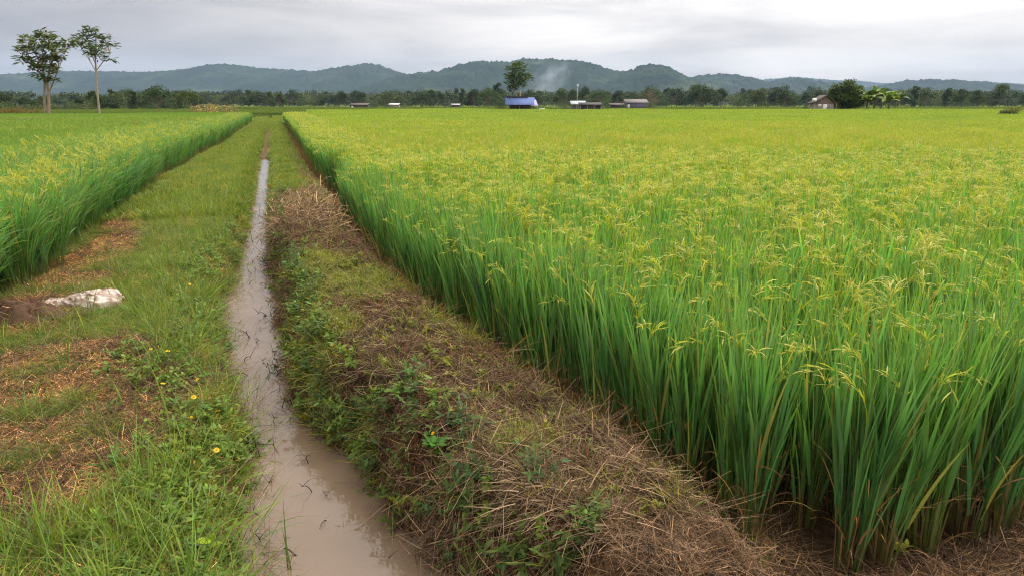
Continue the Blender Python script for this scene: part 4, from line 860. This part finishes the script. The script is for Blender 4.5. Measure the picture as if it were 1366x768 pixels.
def gabled_house():
    Y = 136; p = at_depth(1096, 146, Y); r = empty('farm_house', (p[0], Y, 0), -.12, 'small gabled wooden house with dark roof and white lower wall', 'house'); w, d = 3.2, 3.6
    dark, wd = (.06, .05, .045), (.16, .13, .11)
    # gable faces the camera: ridge runs along y
    m = MB(); hx = w / 2 + .5; hy = d / 2 + .5
    slab(m, [(-hx, -hy, 2.05), (0, -hy, 3.55), (0, hy, 3.55), (-hx, hy, 2.05)], .08, dark); slab(m, [(0.01, -hy, 3.55), (hx, -hy, 2.05), (hx, hy, 2.05), (0.01, hy, 3.55)], .08, (.09, .075, .065)); B('roof', m, M_paint, r)
    m = MB(); m.add([(-w / 2, -d / 2, 2.0), (w / 2, -d / 2, 2.0), (0, -d / 2, 3.42), (0, -d / 2, 3.42), (-w / 2, -d / 2 + .1, 2.0), (w / 2, -d / 2 + .1, 2.0), (0, -d / 2 + .1, 3.42), (0, -d / 2 + .1, 3.42)], [(0, 1, 2, 2), (5, 4, 6, 6)], wd); B('gable_panel', m, M_paint, r)
    m = MB(); box(m, (-w / 2, -d / 2 - .02, 0), (w / 2, d / 2, 1.85), (.22, .20, .18)); B('lower_wall', m, M_paint, r)
    m = MB(); box(m, (-w / 2 + .02, -d / 2, 1.35), (w / 2 - .02, d / 2 - .02, 2.0), (.13, .10, .085)); B('upper_wall', m, M_paint, r)
    m = MB(); box(m, (-.35, -d / 2 - .06, .05), (.35, -d / 2 - .022, 1.85), (.6, .58, .54)); B('door', m, M_paint, r)
    m = MB(); box(m, (-1.3, -d / 2 - .05, 1.4), (-.7, -d / 2 - .002, 1.85), (.6, .58, .55)); B('window', m, M_paint, r)
    for sx in (-1, 1): m = MB(); tube(m, [(sx * (w / 2 + .35), -d / 2 - .35, -.1), (sx * (w / 2 + .35), -d / 2 - .35, 2.1)], .06, (.3, .26, .2), 6); m.obj('post', M_bark, r)
    m = MB(); box(m, (-w / 2 - 1.0, -d / 2 - .7, 2.35), (-w / 2 - .25, -d / 2 - .62, 2.95), (.7, .7, .68)); B('white_sheet', m, M_paint, r)
gabled_house()
def shed(name, label, cat, px, Y, w, d, h0, h1, wall, roof, posts=True, rz=0.0, door=None):
    p = at_depth(px, 145, Y); r = empty(name, (p[0], Y, 0), rz, label, cat); m = MB()
    slab(m, [(-w / 2 - .2, -d / 2 - .3, h0), (w / 2 + .2, -d / 2 - .3, h0), (w / 2 + .2, d / 2 + .2, h1), (-w / 2 - .2, d / 2 + .2, h1)], .06, roof); B('roof', m, M_paint, r)
    m = MB(); box(m, (-w / 2, -d / 2 + .1, 0), (w / 2, d / 2, h0 - .08), wall); B('wall', m, M_paint, r)
    if posts:
        for q in np.linspace(-w / 2 + .1, w / 2 - .1, 4): m = MB(); tube(m, [(q, -d / 2 - .15, -.1), (q, -d / 2 - .15, h0 - .02)], .05, (.22, .19, .16), 6); m.obj('post', M_bark, r)
    if door: m = MB(); box(m, (door - .4, -d / 2 + .05, 0), (door + .4, -d / 2 + .098, h0 * .75), (.65, .63, .6)); B('door', m, M_paint, r)
    return r
shed('low_shed', 'low dark open shed in the field right of the blue hut', 'shed', 787, 140, 4.2, 2.4, 1.75, 2.2, (.03, .03, .032), (.055, .05, .05), True)
shed('roofed_shed', 'shed with bright white sloping roof behind the low dark shed', 'shed', 771, 165, 3.2, 2.0, 1.85, 2.6, (.10, .09, .09), (.42, .46, .47), True)
shed('field_store', 'dark low store with white end between low shed and long house', 'store', 826, 230, 6.0, 3.0, 1.6, 2.1, (.07, .055, .06), (.12, .09, .09), False, door=2.4)
shed('long_house', 'long low house with purple grey wall below the brownish tree', 'house', 848, 225, 7.0, 4.0, 2.3, 3.4, (.10, .085, .15), (.15, .135, .13), False, door=-2.6)
shed('white_roofed_shed', 'far shed with white roof on the treeline left of the blue hut', 'shed', 526, 290, 4.0, 3.0, 1.6, 2.2, (.2, .17, .15), (.46, .46, .44), False)
shed('far_barn', 'low dark far barn with white end at the track side of the treeline', 'barn', 480, 280, 7.0, 3.5, 1.5, 2.2, (.06, .045, .04), (.09, .07, .06), False, door=-2.6)
shed('far_hut', 'tiny dark hut on the treeline midway to the blue hut', 'hut', 608, 300, 3.5, 2.5, 1.5, 2.0, (.08, .07, .065), (.35, .34, .33), False)
p = at_depth(770, 140, 175); r = empty('lamp_post', (p[0], 175, 0), 0, 'thin grey pole with a white lamp head behind the white roofed shed', 'lamp post')
m = MB(); tube(m, [(0, 0, -.2), (0, 0, 3), (0, 0, 6.2)], [.06, .05, .04], (.4, .42, .42), 6); m.obj('pole', M_paint, r)
m = MB(); tube(m, [(0, 0, 5.9), (0, 0, 6.1), (0, 0, 6.4), (0, 0, 6.55)], [.08, .24, .24, .08], (.55, .55, .55), 10); m.obj('lamp_head', M_paint, r)
m = MB(); box(m, (-.6, -.4, 0), (.6, .4, 1.0), (.7, .7, .62)); o = m.obj('water_tank', M_paint, smooth=False); p = at_depth(723, 145, 143); o.location = (p[0], 143, 0); tag(o, 'small pale tank standing in the crop right of the blue hut', 'tank')
m = MB(); q = [at(738, 146.5, .06), at(752, 146, .06), at(775, 142.8, .06), at(735, 142.8, .06)]; m.add(q, [(0, 1, 2, 3)], (.42, .38, .36)); tag(m.obj('farm_track', M_soil), kind='structure')

# ------------------------------------------------------------------ hills
def hill_material():
    m, nt, out = nodes('forested_hill'); L = nt.links.new
    n1 = world_noise(nt, .006, 5); r1 = ramp(nt, [(.35, (.009, .020, .014)), (.58, (.018, .034, .020)), (.72, (.05, .066, .036))]); L(n1, r1.inputs[0])
    n2 = world_noise(nt, .06, 4); r2 = ramp(nt, [(.3, (.5, .5, .5)), (.7, (1.5, 1.5, 1.4))]); L(n2, r2.inputs[0]); c = mixc(nt, r1.outputs[0], r2.outputs[0], .8, 'MULTIPLY')
    p = N(nt, 'ShaderNodeBsdfPrincipled', Roughness=.95); p.inputs['Specular IOR Level'].default_value = .05; L(c, p.inputs['Base Color']); L(p.outputs[0], out.inputs[0]); return m
M_hill = hill_material()
def hill(prof, D, front, back, seed, nx=900, ny=110):
    pr = np.array(prof, float); pxs = np.linspace(pr[0, 0], pr[-1, 0], nx); ys_ = np.interp(pxs, pr[:, 0], pr[:, 1])
    k = np.ones(5) / 5; ys_ = np.convolve(np.pad(ys_, 2, 'edge'), k, 'valid')
    X = np.array([at_depth(a, b, D)[0] for a, b in zip(pxs, ys_)]); Hh = np.array([at_depth(a, b, D)[2] for a, b in zip(pxs, ys_)])
    t = np.linspace(-1, 1, ny); yy = np.where(t < 0, t * front, t * back)
    sh = np.where(t < 0, sstep(-1, 0, t) ** .85, sstep(1, 0, t))
    XG, TG = np.meshgrid(X, t, indexing='ij'); YG_ = D + np.broadcast_to(yy[None], XG.shape); s2 = np.broadcast_to(sh[None], XG.shape)
    sp = fbm(XG * .004, YG_ * .0016, seed, 4) - .5
    Z = Hh[:, None] * s2 * (1 + 2.2 * sp * (1 - s2)) + (fbm(XG * .05, YG_ * .05, seed + 9, 3) - .5) * 27 * s2 - 1 * (1 - s2) + (fbm(XG * .012, YG_ * .012, seed + 4) - .5) * 26 * s2 * (1 - s2)
    Z = np.maximum(Z, -1.0)
    m = MB(); m.add(np.stack([XG, YG_, Z], 2).reshape(-1, 3), grid_faces(nx, ny), (.04, .06, .03)); tag(m.obj('hill', M_hill), kind='structure')
hill([(-160, 104), (-80, 101), (0, 101), (60, 100), (100, 97), (140, 97), (180, 98), (220, 98), (250, 96), (280, 92), (305, 87), (330, 90), (350, 93), (380, 94), (400, 95), (430, 99), (470, 105), (540, 116), (600, 137)], 4000, 1300, 800, 1)
hill([(340, 137), (380, 118), (410, 101), (425, 97), (450, 92), (475, 89), (490, 86), (505, 88), (520, 93), (540, 100), (560, 107), (600, 118), (640, 137)], 3700, 1000, 600, 2)
hill([(440, 137), (500, 117), (530, 104), (550, 101), (575, 98), (600, 93), (615, 88), (635, 84), (660, 84), (680, 85), (700, 81), (730, 81), (760, 82), (775, 84), (800, 92), (815, 96), (830, 97), (845, 100), (870, 112), (920, 137)], 3000, 1000, 600, 3)
hill([(760, 137), (800, 113), (820, 104), (835, 98), (850, 91), (865, 88), (880, 90), (888, 95), (900, 101), (915, 106), (930, 113), (970, 137)], 2500, 700, 400, 4)
hill([(860, 137), (905, 112), (930, 103), (945, 100), (960, 100), (975, 102), (1000, 107), (1020, 112), (1035, 108), (1050, 105), (1065, 107), (1085, 111), (1110, 116), (1180, 137)], 3300, 900, 500, 5)
hill([(820, 137), (880, 114), (960, 107), (1000, 108), (1060, 104), (1100, 108), (1140, 109), (1170, 112), (1200, 112), (1240, 108), (1290, 110), (1340, 112), (1400, 114), (1500, 137)], 6300, 1200, 800, 6)
hill([(1110, 137), (1160, 118), (1190, 112), (1215, 108), (1245, 107), (1265, 109), (1300, 111), (1330, 114), (1366, 116), (1430, 118), (1520, 137)], 3600, 900, 600, 7)

# ------------------------------------------------------------------ air
def vol_mat(name, color, dens, noise=False, aniso=0.0):
    m, nt, out = nodes(name); L = nt.links.new; p = nt.nodes.new('ShaderNodeVolumePrincipled'); p.inputs['Color'].default_value = (*color, 1); p.inputs['Density'].default_value = dens; p.inputs['Anisotropy'].default_value = aniso; p.inputs['Density Attribute'].default_value = ''; p.inputs['Temperature Attribute'].default_value = ''
    L(p.outputs[0], out.inputs['Volume'])
    m.cycles.volume_sampling = 'DISTANCE'
    if not noise: m.cycles.homogeneous_volume = True
    if noise:
        tc = nt.nodes.new('ShaderNodeTexCoord'); ln = N(nt, 'ShaderNodeVectorMath', operation='LENGTH'); L(tc.outputs['Object'], ln.inputs[0])
        r = ramp(nt, [(0.2, (1, 1, 1)), (1, (0, 0, 0))]); L(ln.outputs['Value'], r.inputs[0]); n = N(nt, 'ShaderNodeTexNoise', Scale=2.2, Detail=3); L(tc.outputs['Object'], n.inputs['Vector'])
        r2 = ramp(nt, [(.38, (0, 0, 0)), (.7, (1, 1, 1))]); L(n.outputs['Fac'], r2.inputs[0])
        a = N(nt, 'ShaderNodeMath', operation='MULTIPLY'); L(r.outputs[0], a.inputs[0]); L(r2.outputs[0], a.inputs[1]); b = N(nt, 'ShaderNodeMath', operation='MULTIPLY'); L(a.outputs[0], b.inputs[0]); b.inputs[1].default_value = dens; L(b.outputs[0], p.inputs['Density'])
    return m
m = MB(); box(m, (-8600, -700, -2.5), (8600, 8400, 480), (1, 1, 1)); tag(m.obj('haze', vol_mat('haze_air', (.52, .72, 1.0), .000072), smooth=False), kind='stuff')

def smoke():
    V = []; n, k = 20, 12
    for i in range(k + 1):
        th = np.pi * i / k
        for j in range(n): a = 2 * np.pi * j / n; V.append((math.sin(th) * math.cos(a), math.sin(th) * math.sin(a), math.cos(th)))
    q = [((i + 1) * n + j, (i + 1) * n + (j + 1) % n, i * n + (j + 1) % n, i * n + j) for i in range(k) for j in range(n)]
    m = MB(); m.add(V, q, (1, 1, 1)); o = m.obj('smoke', vol_mat('smoke_air', (.75, .86, 1.0), .019, True)); p = at_depth(732, 108, 1500)
    o.location = p; o.scale = (62, 40, 36); o.rotation_euler = (0, -.6, 0); tag(o, 'thin blue smoke drifting up before the middle hill', 'smoke', kind='stuff')
smoke()
# ------------------------------------------------------------------ sky, sun, render
SUN_EL, SUN_AZ = R(55), R(55)       # high, to the right of the view, behind the cloud
w = bpy.data.worlds.new('World'); S.world = w; w.use_nodes = True; nt = w.node_tree; L = nt.links.new
for n in list(nt.nodes): nt.nodes.remove(n)
out = nt.nodes.new('ShaderNodeOutputWorld'); bg = nt.nodes.new('ShaderNodeBackground'); bg.inputs[1].default_value = 0.1; L(bg.outputs[0], out.inputs[0])
sky = N(nt, 'ShaderNodeTexSky', sky_type='NISHITA'); sky.sun_disc = False; sky.sun_elevation = SUN_EL; sky.sun_rotation = SUN_AZ
tc = nt.nodes.new('ShaderNodeTexCoord'); sx = nt.nodes.new('ShaderNodeSeparateXYZ'); L(tc.outputs['Generated'], sx.inputs[0])
def M(op, a, b=None, c=None):
    q = N(nt, 'ShaderNodeMath', operation=op)
    for i, s in enumerate((a, b, c)):
        if s is None: continue
        if hasattr(s, 'is_linked'): L(s, q.inputs[i])
        else: q.inputs[i].default_value = s
    return q.outputs[0]
X_, Y_, Z_ = sx.outputs; zc = M('MAXIMUM', Z_, 0.0); den = M('ADD', zc, 0.09)
cv_ = nt.nodes.new('ShaderNodeCombineXYZ'); L(M('DIVIDE', X_, den), cv_.inputs[0]); L(M('DIVIDE', Y_, den), cv_.inputs[1])
n1 = N(nt, 'ShaderNodeTexNoise', Scale=.5, Detail=6, Roughness=.52, Distortion=.5); L(cv_.outputs[0], n1.inputs['Vector'])
r1 = ramp(nt, [(.34, (.74, .715, .70)), (.5, (.97, .935, .905)), (.64, (1.12, 1.08, 1.04))]); L(n1.outputs['Fac'], r1.inputs[0])
side = nt.nodes.new('ShaderNodeMapRange'); side.interpolation_type = 'SMOOTHSTEP'; L(X_, side.inputs[0]); side.inputs[1].default_value = -.65; side.inputs[2].default_value = .2; side.inputs[3].default_value = 0; side.inputs[4].default_value = 1
rs = ramp(nt, [(0, (.45, .442, .46)), (1, (1.0, 1.0, 1.0))]); L(side.outputs[0], rs.inputs[0])
cl = mixc(nt, r1.outputs[0], rs.outputs[0], 1.0, 'MULTIPLY')
mp = nt.nodes.new('ShaderNodeMapping'); mp.inputs['Scale'].default_value = (3.2, 3.2, 17.0); mp.inputs['Rotation'].default_value = (0, R(7), 0); L(tc.outputs['Generated'], mp.inputs[0])
n2 = N(nt, 'ShaderNodeTexNoise', Scale=1.0, Detail=6, Roughness=.55, Distortion=.6); L(mp.outputs[0], n2.inputs['Vector'])
r2_ = ramp(nt, [(.33, (.80, .79, .80)), (.52, (.98, .98, .98)), (.68, (1.12, 1.11, 1.10))]); L(n2.outputs['Fac'], r2_.inputs[0]); cl = mixc(nt, cl, r2_.outputs[0], 1.0, 'MULTIPLY')
lowm = nt.nodes.new('ShaderNodeMapRange'); L(zc, lowm.inputs[0]); lowm.inputs[1].default_value = 0.0; lowm.inputs[2].default_value = 0.14
rl_ = ramp(nt, [(0, (1.09, 1.0, .895)), (1, (1.02, 1.0, .985))]); L(lowm.outputs[0], rl_.inputs[0]); cl = mixc(nt, cl, rl_.outputs[0], 1.0, 'MULTIPLY')
grad = M('MULTIPLY_ADD', zc, 2.45, 0.51)
cs_ = N(nt, 'ShaderNodeVectorMath', operation='SCALE'); L(cl, cs_.inputs[0]); L(M('MULTIPLY', grad, 8.0), cs_.inputs['Scale'])
L(mixc(nt, sky.outputs[0], cs_.outputs[0], .97), bg.inputs[0])
sd = bpy.data.lights.new('sun', 'SUN'); sd.energy = 1.5; sd.angle = R(25); sd.color = (1, .96, .9); so = bpy.data.objects.new('sun', sd); COL.objects.link(so)
so.rotation_euler = (R(90) - SUN_EL, 0, -SUN_AZ + math.pi)
S.view_settings.view_transform = 'Standard'; S.view_settings.look = 'None'; S.view_settings.gamma = 1; S.view_settings.exposure = 0.85
S.render.engine = 'CYCLES'; cy = S.cycles
cy.max_bounces = 6; cy.diffuse_bounces = 3; cy.glossy_bounces = 2; cy.transmission_bounces = 4; cy.volume_bounces = 0; cy.transparent_max_bounces = 4
cy.use_denoising = True; cy.denoising_input_passes = 'RGB_ALBEDO_NORMAL'; cy.denoising_prefilter = 'NONE'; cy.filter_width = 1.1; cy.use_adaptive_sampling = True; cy.adaptive_threshold = 0.02; cy.sample_clamp_indirect = 6
S.render.film_transparent = False
